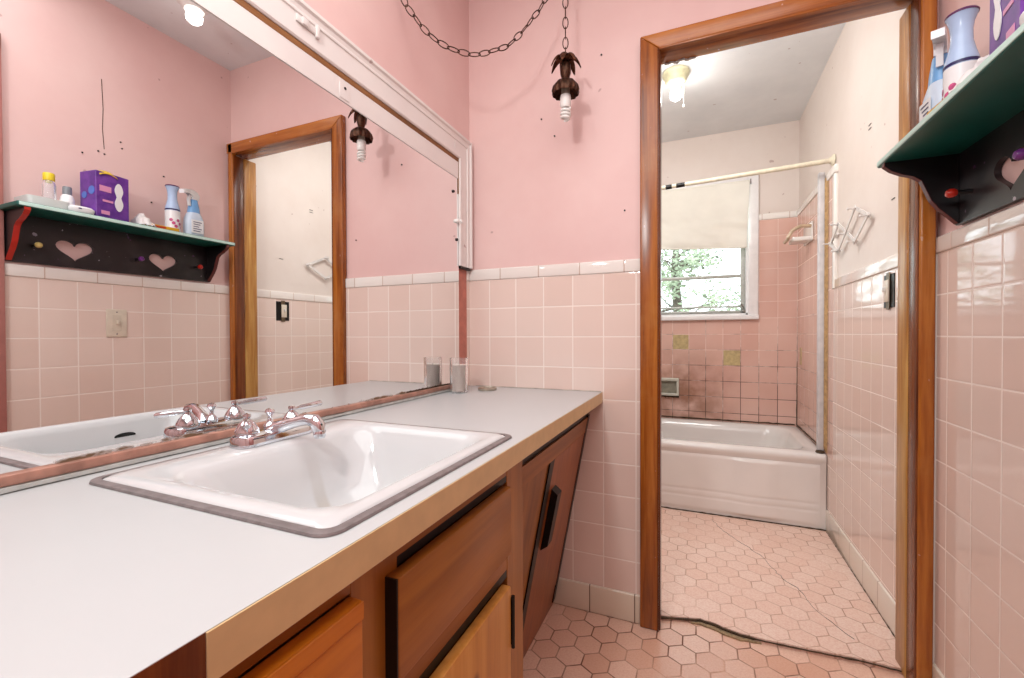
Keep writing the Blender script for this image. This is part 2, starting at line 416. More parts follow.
# black mildew line where the tiles meet the tub
def wob(n, amp): return [mnoise.noise(Vector((i*.7, n, 0)))*amp for i in range(80)]
W = wob(3.1, .004)
m = MB(); N = 60
m.tube([(-.05+1.45*i/N, YF-.003, .4005+W[i]) for i in range(N+1)], [.0035+abs(W[(i*7) % 60]) for i in range(N+1)], 6)
m.tube([(R-.003, 2.62+(YF-2.62)*i/40, .400+W[i]*.7) for i in range(41)], [.003+abs(W[(i*5) % 60])*.8 for i in range(41)], 6)
m.build('mildew_line', CRK, wall_far)
MB().tube([(R-.002, YF-.002, .4+i*.045) for i in range(10)], [.0035, .003, .0045, .003, .002, .003, .002, .001, .002, .001], 6).build('mildew_line', CRK, wall_far)
# nail holes and old screws
for p in ((.599, 1.403), (.30, 1.77), (.52, 1.95), (.35, 1.70)):
    MB().lathe([(0, 0), (.003, 0), (.003, .003), (0, .003)], (p[0], Yb+.005, p[1]), 'Y', 8).build('nail_hole', BLACKM, wall_back)
for (px, pz) in ((.935, 1.70), (.985, 1.725), (1.005, 1.72), (1.06, 1.79), (1.065, 1.765), (1.22, 1.70), (1.17, 1.57)):
    MB().lathe([(0, 0), (.003, 0), (.003, .003), (0, .003)], (R+.005, px, pz), 'X', 8).build('nail_hole', BLACKM, wall_right)
MB().tube([(R+.0075, 1.005, 1.74), (R+.0075, 1.0, 1.82), (R+.0075, 1.003, 1.9), (R+.0075, .999, 2.02)], .0012, 5).build('plaster_crack', CRK, wall_right)
for (py, pz) in ((1.824, 1.424), (2.042, 1.762), (2.042, 1.747)):
    MB().box(R+.006, R+.0085, py-.013, py+.013, pz-.0012, pz+.0012).build('nail_mark', BLACKM, wall_bath_right)

# floors: the bath slab has broken away along a wavy crack at the doorway
floor = struct(MB().box(-.12, 1.54, -1.3, 1.66, -.08, 0).build('floor', HEXN, smooth=False))
ck = [(.30, 1.57), (.70, 1.568), (.735, 1.577), (.78, 1.590), (.838, 1.606), (.88, 1.600), (.92, 1.585), (.956, 1.577), (1.04, 1.574), (1.12, 1.5785), (1.20, 1.583), (1.274, 1.5893), (1.33, 1.587), (1.376, 1.583), (1.54, 1.58)]
pts = []
for (x0, y0), (x1, y1) in zip(ck, ck[1:]):
    n_ = max(1, int((x1-x0)/.012))
    for i in range(n_):
        f = i/n_; x = x0+(x1-x0)*f
        pts.append((x, y0+(y1-y0)*f+mnoise.noise(Vector((x*60, 0, 0)))*.0035))
pts.append(ck[-1])
top = [(x, y+.004, BF if .72 < x < 1.37 else BF) for x, y in pts]
m = MB(); m.poly([(p[0], p[1], -.02) for p in top]+[(1.54, 3.4, -.02), (-.12, 3.4, -.02), (-.12, 1.6, -.02)], (0, 0, .02+BF))
floor_b = struct(m.build('floor', HEXB, smooth=False))
# grime and mortar in the crack
g = [p for p in pts if .70 <= p[0] <= 1.385]
m = MB()
wd = [.0045+.004*abs(mnoise.noise(Vector((p[0]*30, 2, 0)))) for p in g]
m.tube([(p[0], p[1]+.002, .0085) for p in g], [max(.0018, (.003+.0035*abs(mnoise.noise(Vector((p[0]*22, 6, 0)))))*(1.25 if p[0] < 1.0 else .7)) for p in g], 6)
m.build('crack_grime', CRK, floor_b)
g2 = [p for p in pts if .80 <= p[0] <= 1.02]
m = MB(); m.poly([(p[0], p[1]-.001, 0) for p in g2]+[(p[0], p[1]-.004-.017*math.sin(PI*(p[0]-.80)/.22)*(.8+.5*mnoise.noise(Vector((p[0]*50, 5, 0)))), 0) for p in g2[::-1]], (0, 0, .005))
m.build('broken_mortar', MORT, floor_b, smooth=False)
hair = [(.90, 2.50), (.935, 2.40), (.9735, 2.337), (1.03, 2.25), (1.081, 2.174), (1.12, 2.05), (1.146, 1.99), (1.1855, 1.933), (1.20, 1.85), (1.24, 1.76), (1.30, 1.66)]
hp = []
for (x0, y0), (x1, y1) in zip(hair, hair[1:]):
    for i in range(4):
        f = i/4; hp.append((x0+(x1-x0)*f+random.uniform(-.006, .006), y0+(y1-y0)*f, BF+.0003))
MB().tube(hp, [.0006+.0012*abs(mnoise.noise(Vector((i*.4, 9, 0)))) for i in range(len(hp))], 5).build('hairline_crack', CRK, floor_b)
# grime along tub foot and baseboard
MB().tube([(.3+1.11*i/50, 2.566+.004*mnoise.noise(Vector((i*.35, 4, 0))), BF+.002) for i in range(51)], [.003+.004*abs(mnoise.noise(Vector((i*.5, 7, 0)))) for i in range(51)], 6).build('mildew_line', CRK, floor_b)
MB().tube([(R-.007, 1.63+.93*i/50, BF+.001) for i in range(51)], [.0008+.002*abs(mnoise.noise(Vector((i*.5, 8, 0)))) for i in range(51)], 6).build('mildew_line', CRK, floor_b)

# ------------------------------------------------------------------ the doorway
door = empty('door_1', (1.04, 1.56, 0)); struct(door, 'open doorway to the tub room framed in worn orange varnished wood', 'doorway')
def upright(x0, x1, y0, y1, z0, z1, mat, name, bev=.004): return MB().box(x0, x1, y0, y1, z0, z1, bev, 3).build(name, mat, door)
yc = Yb-.02
# casing: outer band and inner step
prof = lambda s: None
def flat(P, name, mat):
    m = MB(); m.poly([(a, yc, b) for a, b in P], (0, .026, 0)); bmesh.ops.bevel(m.bm, geom=m.bm.edges[:], offset=.004, segments=3, affect='EDGES', profile=.5)
    return m.build(name, mat, door)
flat([(.6526, .001), (.7118, .001), (.7118, 1.909), (.6526, 1.9605)], 'casing', WCZ)
MB().box(.7075, .7122, yc-.003, yc+.006, .001, 1.909, .002, 2).build('casing_bead', WJD, door)
MB().box(.7118, .7165, yc+.006, 1.56, .001, 1.915, .002, 2).build('jamb', WJD, door)
MB().box(.7, .712, 1.535, 1.622, .001, 1.92, .001, 1).build('jamb_lining', WJD, door)
flat([(.6526, 1.9605), (.7118, 1.9095), (1.4185, 1.9095), (1.4185, 1.9605)], 'head_casing', WCX)
MB().box(.712, 1.392, yc+.006, 1.606, 1.9085, 1.925, .003, 2).build('head_jamb', WCX, door)
MB().box(.712, 1.39, yc-.002, Yb-.012, 1.904, 1.9105, .003, 2).build('head_bead', WCX, door)
MB().box(1.376, 1.4095, yc, Yb+.004, .001, 1.9585, .005, 3).build('casing', WCZ, door)
MB().box(1.372, 1.40, yc+.007, 1.565, .001, 1.90, .003, 2).build('jamb', WJD, door)
MB().box(1.370, 1.40, 1.566, 1.635, .001, 1.90, .005, 3).build('worn_jamb_edge', WJZ, door)
# flaking plaster at the head
m = MB()
for i in range(14):
    m.lathe([(0, -.003), (.005, -.001), (.005, .002), (0, .003)], (.728+i*.007, 1.596+random.uniform(0, .010), 1.907+random.uniform(-.003, .001)), n=6)
m.build('flaking_plaster', plain('plaster_flakes', (190, 186, 180), .9, var=.25), door, smooth=False)

# entry door casing on the right wall, behind the photographer's shoulder
door2 = empty('door_2', (R, .3, 0)); struct(door2)
DR = plain('dusty_rose_gloss', (176, 116, 108), .35)
MB().box(R-.018, R+.008, .655, .714, .001, 2.02, .004).build('casing', DR, door2)
MB().box(R-.018, R+.008, -.12, -.06, .001, 2.02, .004).build('casing', DR, door2)
MB().box(R-.018, R+.008, -.12, .714, 1.96, 2.02, .004).build('head_casing', DR, door2)
MB().box(R-.002, R+.007, -.06, .655, .01, 1.96, .002).build('door_leaf', DR, door2)
MB().lathe([(0, 0), (.028, 0), (.028, .004), (.011, .008), (.010, .03), (.026, .04), (.029, .055), (.018, .066), (0, .068)], (R-.002, .02, .95), 'X', 20, M=Matrix.Rotation(PI, 4, 'Z')).build('door_knob', CHROME, door2)

# ------------------------------------------------------------------ window
win = empty('window_1', ((WX0+WX1)/2, YF, WZ0)); struct(win, 'white framed window over the tub with trees showing behind its panes', 'window')
WHT = plain('window_white_enamel', (240, 238, 238), .3, var=.03)
GREYF = plain('grey_sash_metal', (196, 198, 192), .4, .2, var=.12, sc_=50)
m = MB().box(WX1, WX1+.06, YF-.018, YF+.012, WZ0-.04, WZ1+.045, .004).box(WX0-.06, WX0, YF-.018, YF+.012, WZ0-.04, WZ1+.045, .004)
m.box(WX0, WX1, YF-.018, YF+.012, WZ1, WZ1+.045, .004)
m.build('window_frame', WHT, win)
MB().box(WX0-.06, WX1+.062, YF-.03, YF+.06, WZ0-.042, WZ0-.012, .005, 3).build('window_sill', WHT, win)
m = MB()
for a in ((WX0, WX0+.03), (WX1-.012, WX1)): m.box(a[0], a[1], YF+.0, YF+.10, WZ0-.012, WZ1)
m.box(WX0, WX1, YF+.0, YF+.10, WZ1-.012, WZ1); m.box(WX0, WX1, YF+.0, YF+.10, WZ0-.012, WZ0)
m.build('reveal', WHT, win, smooth=False)
yg = YF+.055
m = MB()
for a in ((WX1-.040, WX1-.012), (WX0+.03, WX0+.058)): m.box(a[0], a[1], yg-.015, yg+.015, WZ0, WZ1-.012, .003)
m.box(WX0+.05, WX1-.03, yg-.012, yg+.014, 1.362, 1.384, .003); m.box(WX0+.05, WX1-.03, yg-.010, yg+.014, 1.160, 1.172, .002)
m.box(WX0+.05, WX1-.03, yg-.015, yg+.015, WZ0, WZ0+.022, .003)
m.box(WX0+.05, WX1-.03, yg-.012, yg+.014, 1.66, 1.68, .003)
m.build('sash', GREYF, win)
MB().box(WX0+.05, WX1-.035, yg-.0015, yg+.0015, WZ0+.02, WZ1-.014).build('pane', GLASS, win, smooth=False)
m = MB().box(1.104, 1.128, YF+.012, YF+.03, 1.122, 1.142, .003); m.tube([(1.116, YF+.015, 1.14), (1.108, YF+.005, 1.16), (1.098, YF, 1.172)], .004, 8); m.lathe([(0, -.008), (.006, -.006), (.008, 0), (.006, .006), (0, .008)], (1.096, YF, 1.176), n=10)
m.build('crank', plain('window_crank_metal', (120, 116, 108), .4, .6), win)

# roller shade, hung a little askew
sh = empty('roller_shade', (.75, YF-.03, 1.97), 'cream roller shade pulled halfway down over the bathroom window', 'window shade')
def shf(u, v):
    x = .30+(1.140-.018*v-.30)*u
    zt = 1.972; zb = 1.586-.044*(u)
    z = zt+(zb-zt)*v
    y = YF-.030+.004*math.sin(u*9+v*7)*v+.009*mnoise.noise(Vector((u*4+v*3, v*6-u*5, 1)))*(.3+v)+.004*mnoise.noise(Vector((u*9+v*8, v*13-u*10, 5)))*(.2+v)
    return (x, y, z)
MB().grid(shf, 40, 26).build('shade_cloth', BLINDM, sh, angle=80)
hem = [Vector(shf(i/30, 1))+Vector((0, -.001, .006)) for i in range(31)]
MB().tube(hem, .0055, 8).build('hem_bar', BLINDM, sh)
MB().tube([(.30, YF-.018, 1.978), (1.142, YF-.018, 1.978)], .011, 14).build('roller_tube', BLINDM, sh)
for x in (.292, 1.146): MB().box(x-.003, x+.003, YF-.03, YF-.0175, 1.962, 1.992, .001, 1).build('bracket', STEEL, sh)

# garden behind the glass
t = NT('leaf_green'); f = t.noise(3, 2)
LEAF = t.fin(t.ramp(f, [(.3, rgba((70, 84, 62))), (.7, rgba((176, 190, 160)))]), .7)
BARK = plain('bark', (92, 84, 74), .9, var=.3)
def tree(x, y, h, seed, label):
    random.seed(seed)
    tr = empty('garden_tree', (x, y, -.4), label, 'tree', 'trees outside the window')
    m = MB(); tips = []
    m.tube([(x, y, -.4), (x+.05, y, .5), (x-.05, y, h*.6), (x, y, h)], [.09, .08, .05, .02], 8)
    for i in range(30):
        z0 = .2+random.random()*(h-.3); a = random.uniform(0, 2*PI); L = random.uniform(.5, 1.4)
        p = Vector((x, y, z0)); P = [p.copy()]
        d = Vector((math.cos(a), math.sin(a)*.6, random.uniform(-.1, .5)))
        for k in range(5):
            p = p+d*L/5+Vector((random.uniform(-.06, .06),)*3); P.append(p.copy()); 
            if k > 0: tips.append(p.copy())
        m.tube(P, [.02, .015, .011, .008, .006, .003], 5)
    m.build('branches', BARK, tr)
    m = MB()
    for t_ in tips:
        if random.random() < .6:
            for k in range(46):
                c = t_+Vector((random.gauss(0, .11), random.gauss(0, .11), random.gauss(0, .08)))
                a = random.uniform(0, PI); b = random.uniform(-1, 1); s_ = random.uniform(.018, .04)
                u = Vector((math.cos(a), math.sin(a)*.5, b*.5)).normalized()*s_; v = Vector((-b*.4, .3, 1)).normalized()*s_*.5
                m.quad(c-u, c-v, c+u, c+v)
    m.build('leaves', LEAF, tr, smooth=False)
tree(.6, 6.2, 3.0, 3, 'leafy tree with its upright trunk showing in the window')
tree(.05, 5.0, 3.0, 5, 'thin branched leafy tree closest outside the window, mostly hidden by the door casing')
random.seed(11)
struct(MB().box(-30, 30, 3.6, 40, -.5, -.4).build('ground_outside', plain('garden_ground', (170, 176, 150), .9)))

# ------------------------------------------------------------------ bathtub
tub = empty('bathtub', (.66, 2.92, BF), 'white enamelled built-in bathtub with a straight apron under the window', 'bathtub')
x0, x1, y0, y1 = -.11, R-.001, 2.57, YF-.001
L = [rrect(x0, x1, y0, y1, .006, BF+.001, 10), rrect(x0, x1, y0, y1, .006, .34, 10), rrect(x0, x1, y0-.008, y1, .010, .352, 10),
     rrect(x0, x1, y0-.012, y1, .014, .368, 10), rrect(x0, x1, y0-.009, y1, .014, .381, 10), rrect(x0+.004, x1-.003, y0+.004, y1, .018, .388, 10),
     rrect(x0+.03, x1-.015, y0+.03, y1-.012, .03, .391, 10), rrect(x0+.10, x1-.055, y0+.065, y1-.045, .10, .389, 10),
     rrect(x0+.12, x1-.068, y0+.078, y1-.058, .12, .380, 10), rrect(x0+.15, x1-.085, y0+.092, y1-.068, .13, .33, 10),
     rrect(x0+.19, x1-.13, y0+.12, y1-.09, .14, .15, 10), rrect(x0+.24, x1-.20, y0+.15, y1-.12, .14, .085, 10), rrect(x0+.4, x1-.4, y0+.25, y1-.25, .1, .07, 10)]
m = MB().rings(L, True); bmesh.ops.recalc_face_normals(m.bm, faces=m.bm.faces[:])
m.build('tub_shell', TUBM, tub, angle=50)
# apron: soft central swell and pressed panel lines
def apr(u, v):
    x = -.05+(1.385+.05)*u; z = .03+(.335-.03)*v
    e = min(1, min(u, 1-u)/.02, min(v, 1-v)/.05); e = e*e*(3-2*e)
    sw = .5*(1+math.tanh((x-1.02)/.03))-.5*(1+math.tanh((x-1.19)/.03))
    g = -.006*sum(math.exp(-((z-q)/.004)**2) for q in (.105, .138))*e
    return (x, y0-.0005-(.004*e+.012*sw*e+g*.55), z)
MB().grid(apr, 110, 50).build('apron_panel', TUBM, tub, angle=60, recalc=True)
# curtain tucked at the hidden end
sc_ = empty('shower_curtain', (.5, 2.78, .5), 'white vinyl shower curtain bunched inside the tub at the doorway edge', 'curtain')
def cf(u, v):
    z = 1.76-(1.76-.36)*v
    w = .13+.08*max(0, v-.6)
    x = .08+ (.41+.16*max(0, (v-.62)/.38)**1.3)*u
    return (x, 2.73+.022*math.sin(u*38+v*1.5)*(.6+.4*v), z)
MB().grid(cf, 120, 30).build('curtain_panel', CURT, sc_, angle=80)
# rod
rod = empty('shower_rod', (.7, 2.5, 1.785), 'cream enamelled shower curtain rod with flaking black bands', 'curtain rod')
ra, rb = Vector((-.112, 2.56, 1.757)), Vector((R-.006, 2.50, 1.797))
MB().tube([ra, rb], .0115, 16).build('tube', RODM, rod)
MB().lathe([(0, 0), (.028, 0), (.026, .006), (.016, .012), (.014, .02), (0, .02)], (R+.004, 2.50, 1.797), 'X', 20, M=Matrix.Rotation(PI, 4, 'Z')).build('flange', RODM, rod)
def rp(x): return ra.lerp(rb, (x-ra.x)/(rb.x-ra.x))
for a, b in ((.668, .700), (.722, .765)):
    MB().tube([rp(a), rp((a+b)/2), rp(b)], .0122, 14).build('black_band', BLACKM, rod)
for i in range(9):
    m = MB(); c = rp(.05+i*.055); m.tube([c+Vector((.0, .016*math.cos(a), .016*math.sin(a)-.004)) for a in [2*PI*k/14 for k in range(14)]], .0015, 6, closed=True)
    m.build('curtain_ring', CHROME, rod)
# door channel on the right wall at the tub edge
ch = empty('shower_door_channel', (R, 2.6, .4), 'tall dull metal shower door channel on the tub rim by the tiled wall', 'door channel')
MB().box(R-.036, R-.010, 2.590, 2.618, .392, 1.775, .003, 2).build('channel', ALU, ch)
MB().grid(lambda u, v: (R-.002-.010*v*(1 if 0 < u < 1 else 0), 2.562+.026*v+.003*mnoise.noise(Vector((u*30, v, 0))), .395+1.365*u), 60, 2).build('old_adhesive', RUST, ch)
MB().lathe([(0, 0), (.016, 0), (.020, .006), (.014, .014), (0, .016)], (R-.026, 2.592, .389), n=12).build('grimy_foot', CRK, ch)

# ceramic grab dish on the surround wall
gd = empty('ceramic_grab_dish', (R, 2.95, 1.53), 'white ceramic soap dish with an arched grab bar high on the surround tiles', 'soap dish')
MB().box(R-.012, R-.001, 2.86, 3.06, 1.495, 1.60, .005, 3).build('back_plate', CERAM, gd)
m = MB(); m.box(R-.095, R-.010, 2.87, 2.99, 1.498, 1.508, .004, 3)
m.box(R-.098, R-.090, 2.87, 2.99, 1.498, 1.522, .004, 3).box(R-.095, R-.01, 2.868, 2.875, 1.498, 1.52, .003, 2).box(R-.095, R-.01, 2.985, 2.992, 1.498, 1.52, .003, 2)
m.build('dish', CERAM, gd)
MB().tube([(R-.008, 2.872, 1.575), (R-.06, 2.868, 1.578), (R-.10, 2.868, 1.556), (R-.118, 2.87, 1.522), (R-.118, 2.90, 1.512), (R-.118, 2.98, 1.512)], [.011, .010, .010, .010, .009, .009], 12).build('grab_bar', plain('stained_ceramic', (214, 190, 160), .2, var=.15), gd)
# recessed soap dish on the window wall
sd = empty('soap_holder', (.64, YF, .6), 'grey white ceramic soap holder set in stained tiles above the tub', 'soap dish')
GC = plain('grey_ceramic', (206, 204, 190), .2, var=.1, sc_=30)
x0_, x1_, z0_, z1_ = .575, .71, .55, .674
m = MB().box(x0_, x1_, YF-.03, YF, z1_-.022, z1_, .006, 3).box(x0_, x1_, YF-.03, YF, z0_, z0_+.018, .006, 3).box(x1_-.016, x1_, YF-.028, YF, z0_, z1_, .005, 3).box(x0_, x0_+.016, YF-.028, YF, z0_, z1_, .005, 3)
m.build('rim', GC, sd)
MB().box(x0_+.01, x1_-.01, YF-.006, YF-.001, z0_+.01, z1_-.01).build('recess_back', plain('recess_grey', (150, 146, 130), .4, var=.15), sd)
MB().grid(lambda u, v: (.585+.125*u, YF-.0015, .548-.012*v*(1+mnoise.noise(Vector((u*9, 1, 0))))), 14, 2).build('mould', CRK, sd)

# accordion peg rack
rk = empty('accordion_peg_rack', (R, 2.28, 1.41), 'white expanding peg rack in two diamonds on the cream bath wall', 'peg rack')
NB, NM, NT_ = (2.29, 1.352), None, None
def Yz(a): return Vector((R-.006, a[0], a[1]))
lat = [((2.56, 1.41), (2.44, 1.352)), ((2.56, 1.47), (2.29, 1.345)), ((2.44, 1.482), (2.14, 1.345)), ((2.28, 1.478), (2.02, 1.35)),
       ((2.56, 1.40), (2.44, 1.478)), ((2.44, 1.352), (2.14, 1.484)), ((2.29, 1.345), (2.0, 1.48)), ((2.14, 1.345), (2.0, 1.415))]
lat = [((2.50, 1.405), (2.375, 1.468)), ((2.50, 1.405), (2.36, 1.347)), ((2.375, 1.468), (2.14, 1.347)), ((2.36, 1.347), (2.14, 1.478)), ((2.14, 1.478), (1.995, 1.414)), ((2.14, 1.347), (1.995, 1.414))]
RK = plain('rack_white', (222, 216, 212), .4, var=.08)
for i, (a, b) in enumerate(lat):
    A_, B_ = Yz(a), Yz(b); off = Vector((-.004*(i % 2), 0, 0)); d = (B_-A_).normalized(); nrm = Vector((0, -d.z, d.y))*.007
    m = MB(); m.poly([A_+off-nrm-d*.01, A_+off+nrm-d*.01, B_+off+nrm+d*.01, B_+off-nrm+d*.01], (-.004, 0, 0)); m.build('slat', RK, rk, smooth=False)
for a in ((2.50, 1.405), (2.375, 1.468), (2.36, 1.347), (2.27, 1.405), (2.14, 1.478), (2.14, 1.347), (1.995, 1.414)):
    MB().lathe([(0, 0), (.004, 0), (.003, .026), (.005, .029), (.006, .033), (.004, .036), (0, .036)], (R-.002, a[0], a[1]), 'X', 10, M=Matrix.Rotation(PI, 4, 'Z')).build('peg', RK, rk)

# uncovered switch on the bath wall
sw = empty('uncovered_switch', (R, 1.825, 1.12), 'uncovered light switch with dark metal yoke sunk in the bath tiles', 'light switch')
MB().box(R-.0025, R+.002, 1.782, 1.868, 1.066, 1.176, .001, 1).build('wall_hole', BLACKM, sw, smooth=False)
MB().box(R-.006, R-.003, 1.812, 1.838, 1.060, 1.182, .001, 1).build('yoke', plain('tarnished_yoke', (120, 104, 84), .4, .8), sw)
MB().box(R-.010, R-.005, 1.812, 1.846, 1.085, 1.158, .002).build('switch_body', TOOTH, sw)
MB().box(R-.020, R-.009, 1.825, 1.834, 1.118, 1.134, .002).build('toggle', PLAST, sw)

# bath ceiling lamp
bl = empty('ceiling_lamp', (.723, 2.44, CHB), 'bare bulb in a cream ceiling holder with a pull chain in the tub room', 'ceiling lamp')
HOLD = plain('cream_lampholder', (208, 202, 166), .35, var=.12, sc_=40)
MB().lathe([(0, 0), (.066, 0), (.068, -.006), (.066, -.016), (.058, -.024), (.052, -.046), (.044, -.056), (.03, -.06), (.03, -.05), (0, -.05)], (.723, 2.44, CHB), n=32).build('lampholder', HOLD, bl)
MB().lathe([(.0, -.058), (.014, -.060), (.016, -.078), (.026, -.096), (.029, -.112), (.025, -.130), (.012, -.141), (0, -.143)], (.723, 2.44, CHB), n=20).build('bulb', GLOW, bl)
MB().tube([(.76, 2.43, CHB-.05), (.761, 2.43, CHB-.175)], .0012, 6).build('pull_chain', PLAST, bl)
MB().lathe([(0, 0), (.004, -.003), (.006, -.018), (0, -.022)], (.761, 2.43, CHB-.172), n=10).build('pull', PLAST, bl)

# vanity room ceiling lamp, seen in the mirror
cl = empty('ceiling_lamp', (1.095, 1.16, CH), 'white ceiling lamp glimpsed at the top of the mirror over the pink room', 'ceiling lamp')
MB().lathe([(0, 0), (.062, 0), (.062, -.01), (.05, -.02), (.035, -.04), (.0, -.042)], (1.095, 1.16, CH), n=32).build('lampholder', PLAST, cl)
t = NT('soft_globe'); t.fin((1, 1, 1, 1), .3, 0); t.b.inputs['Emission Color'].default_value = (1, .96, .9, 1); t.b.inputs['Emission Strength'].default_value = 7; GLOBE = t.m
MB().lathe([(0, -.04), (.020, -.044), (.024, -.05), (.030, -.062), (.028, -.078), (.018, -.088), (0, -.09)], (1.095, 1.16, CH), n=20).build('bulb', GLOBE, cl)

# ------------------------------------------------------------------ mirror and its frame
mir = empty('wall_mirror', (0, .6, 1.2), 'large frameless mirror fixed over the counter on the pink wall', 'mirror')
MB().box(.0012, .0133, -.35, 1.4225, .80, 1.60).build('mirror_glass', MIR, mir, smooth=False)
MB().box(.0012, .024, -.35, 1.4225, .7895, .8035, .003).build('bottom_channel', PINKS, mir)
MB().tube([(.019, -.3+1.72*i/90, .785) for i in range(91)], [.005+.0015*mnoise.noise(Vector((i*.4, 0, 0))) for i in range(91)], 6).build('caulk_bead', CAULK, mir)
MB().grid(lambda u, v: (.0145, 1.10+.31*u, .8035+(.004+.005*abs(mnoise.noise(Vector((u*20, 3, 0)))))*v), 40, 1).build('foxed_edge', CRK, mir)
for y_, z_ in ((1.425, 1.39),):
    m = MB().lathe([(0, 0), (.008, 0), (.008, .008), (.005, .012), (0, .012)], (.012, y_-.018, z_+.008), 'X', 12)
    m.lathe([(0, 0), (.008, 0), (.008, .010), (.005, .014), (0, .014)], (.012, y_+.004, z_+.01), 'X', 12)
    m.build('mirror_clip', PLAST, mir)
for y_, z_ in ((1.408, 1.33), (1.385, 1.50)):
    MB().lathe([(0, 0), (.006, 0), (.005, .005), (0, .006)], (.0125, y_, z_), 'X', 10).build('dark_clip', BLACKM, mir)

fr = empty('mirror_surround', (0, .6, 1.65), 'white moulded wooden surround above the mirror with a raw brown batten', 'mirror surround')
MB().poly([(.0136, -.6, 1.5785), (.0136, -.6, 1.617), (.0136, 1.417, 1.617), (.0136, 1.417, 1.5565)], (.002, 0, 0)).build('lower_board', WHITEP, fr, smooth=False)
MB().box(.0136, .0165, -.6, 1.421, 1.6165, 1.6315, .001).build('raw_batten', RAW, fr)
def mould(pts2, L0, L1, horiz):
    """white moulding profile: (offset across, height off wall)"""
    m = MB()
    A_, B_ = [], []
    for a, h in pts2:
        if horiz: A_.append((h, L0, 1.6315+a)); B_.append((h, L1+a, 1.6315+a))
        else: A_.append((h, 1.421+a, L0)); B_.append((h, 1.421+a, L1+a))
    n_ = len(A_); va = [m.bm.verts.new(p) for p in A_]; vb = [m.bm.verts.new(p) for p in B_]
    for i in range(n_): m.bm.faces.new((va[i], va[(i+1) % n_], vb[(i+1) % n_], vb[i]))
    m.bm.faces.new(va); m.bm.faces.new(vb[::-1]); bmesh.ops.recalc_face_normals(m.bm, faces=m.bm.faces[:])
    return m
P2 = [(0, .0140), (0, .019), (.004, .022), (.010, .022), (.012, .019), (.056, .019), (.058, .022), (.063, .022), (.066, .020), (.076, .021), (.080, .026), (.088, .026), (.092, .020), (.092, .0005), (.006, .0005), (.006, .014)]
mould(P2, -.6, 1.421, True).build('top_moulding', WHITEP, fr, angle=25)
mould(P2, 1.237, 1.6315, False).build('side_moulding', WHITEP, fr, angle=25)
MB().box(.0136, .0160, 1.417, 1.4215, 1.50, 1.617, .001, 1).build('side_batten', RAW, fr)
MB().box(.003, .017, 1.427, 1.510, 1.228, 1.237, .001, 1).build('dark_end', BLACKM, fr)
m = MB().box(.019, .024, .705, .765, 1.668, 1.684, .002); m.box(.023, .028, .718, .735, 1.668, 1.684, .002); m.box(.019, .027, .757, .767, 1.663, 1.690, .002)
m.build('latch_plate', plain('painted_latch', (226, 218, 214), .35), fr)
MB().box(.0154, .0172, .835, .868, 1.568, 1.606, .0008, 1).build('cover_plate', WHITEP, fr)
MB().lathe([(0, 0), (.0035, 0), (.0035, .0015), (0, .0015)], (.0170, .853, 1.596), 'X', 10).build('screw_hole', BLACKM, fr)
MB().box(.0188, .0198, 1.385, 1.391, 1.655, 1.682).build('paint_chip', PLAST, fr, smooth=False)

# ------------------------------------------------------------------ countertop and vanity
CT = .780; CX1 = .524
ct = empty('countertop', (.26, .4, .74), 'long white laminate countertop with a tan front edge under the mirror', 'countertop')
m = MB(); 
hx0, hx1, hy0, hy1 = .068, .484, .336, .778
y0c, y1c = -.95, Yb-.0005
m.box(.0005, hx0, y0c, y1c, .742, CT).box(hx1, CX1-.0015, y0c, y1c, .742, CT).box(hx0, hx1, y0c, hy0, .742, CT).box(hx0, hx1, hy1, y1c, .742, CT)
m.build('laminate_top', LAM, ct, smooth=False)
MB().box(CX1-.0015, CX1, .19, y1c, .7430, CT-.0006, .0003, 1).build('edge_strip', EDGE, ct, smooth=False)
MB().box(CX1-.003, CX1-.0014, y0c, .19, .7430, CT-.0006).build('bare_edge', WJD, ct, smooth=False)
MB().tube([(.03+.49*i/40, Yb-.003, CT+.0012) for i in range(41)], [.0018+.0012*abs(mnoise.noise(Vector((i*.6, 1, 0)))) for i in range(41)], 6).build('caulk_bead', plain('dingy_caulk', (198, 186, 176), .6, var=.2), ct)

va = empty('vanity_cabinet', (.3, .2, 0), 'long brown wooden vanity cabinet with a slanted hamper end below the counter', 'cabinet')
XF = .500
MB().box(XF-.02, XF, .7500, .8300, .001, .7340, .001, 1).build('stile', WVZ, va, smooth=False)
MB().box(XF-.02, XF, .3475, .4240, .06, .7340, .001, 1).build('stile', WVZ, va, smooth=False)
MB().box(XF-.02, XF, -.95, -.88, .001, .734, .001, 1).build('stile', WVZ, va, smooth=False)
MB().box(XF-.02, XF-.0005, -.88, .75, .7135, .7338, .001, 1).build('rail', WV, va, smooth=False)
MB().box(XF-.02, XF-.0005, .424, .75, .535, .587, .001, 1).build('rail', WV, va, smooth=False)
MB().box(XF-.02, XF-.0005, -.88, .75, .06, .11, .001, 1).build('rail', WV, va, smooth=False)
m = MB().box(.05, XF-.021, -.95, .83, .06, .075).box(.4, .42, -.95, .829, .001, .06).box(.03, XF-.021, .812, .829, .001, .70)
m.box(.03, XF-.021, -.95, -.935, .001, .70).box(.40, XF-.025, -.88, .80, .08, .60)
m.build('carcass', WJD, va, smooth=False)
dfm = MB().box(XF-.0005, XF+.018, .4035, .7310, .5840, .7045, .003, 2).build('drawer_front', WV, va)
MB().box(XF, XF+.0165, .4015, .4037, .5850, .7035).build('dark_edge', BLACKM, dfm, smooth=False)
MB().box(XF-.004, XF-.0003, .424, .748, .7050, .7165).build('shadow_gap', BLACKM, va, smooth=False)  # this and the next: black strips standing in for shade between the fronts
MB().box(XF-.004, XF-.0003, .424, .748, .526, .5400).build('shadow_gap', BLACKM, va, smooth=False)
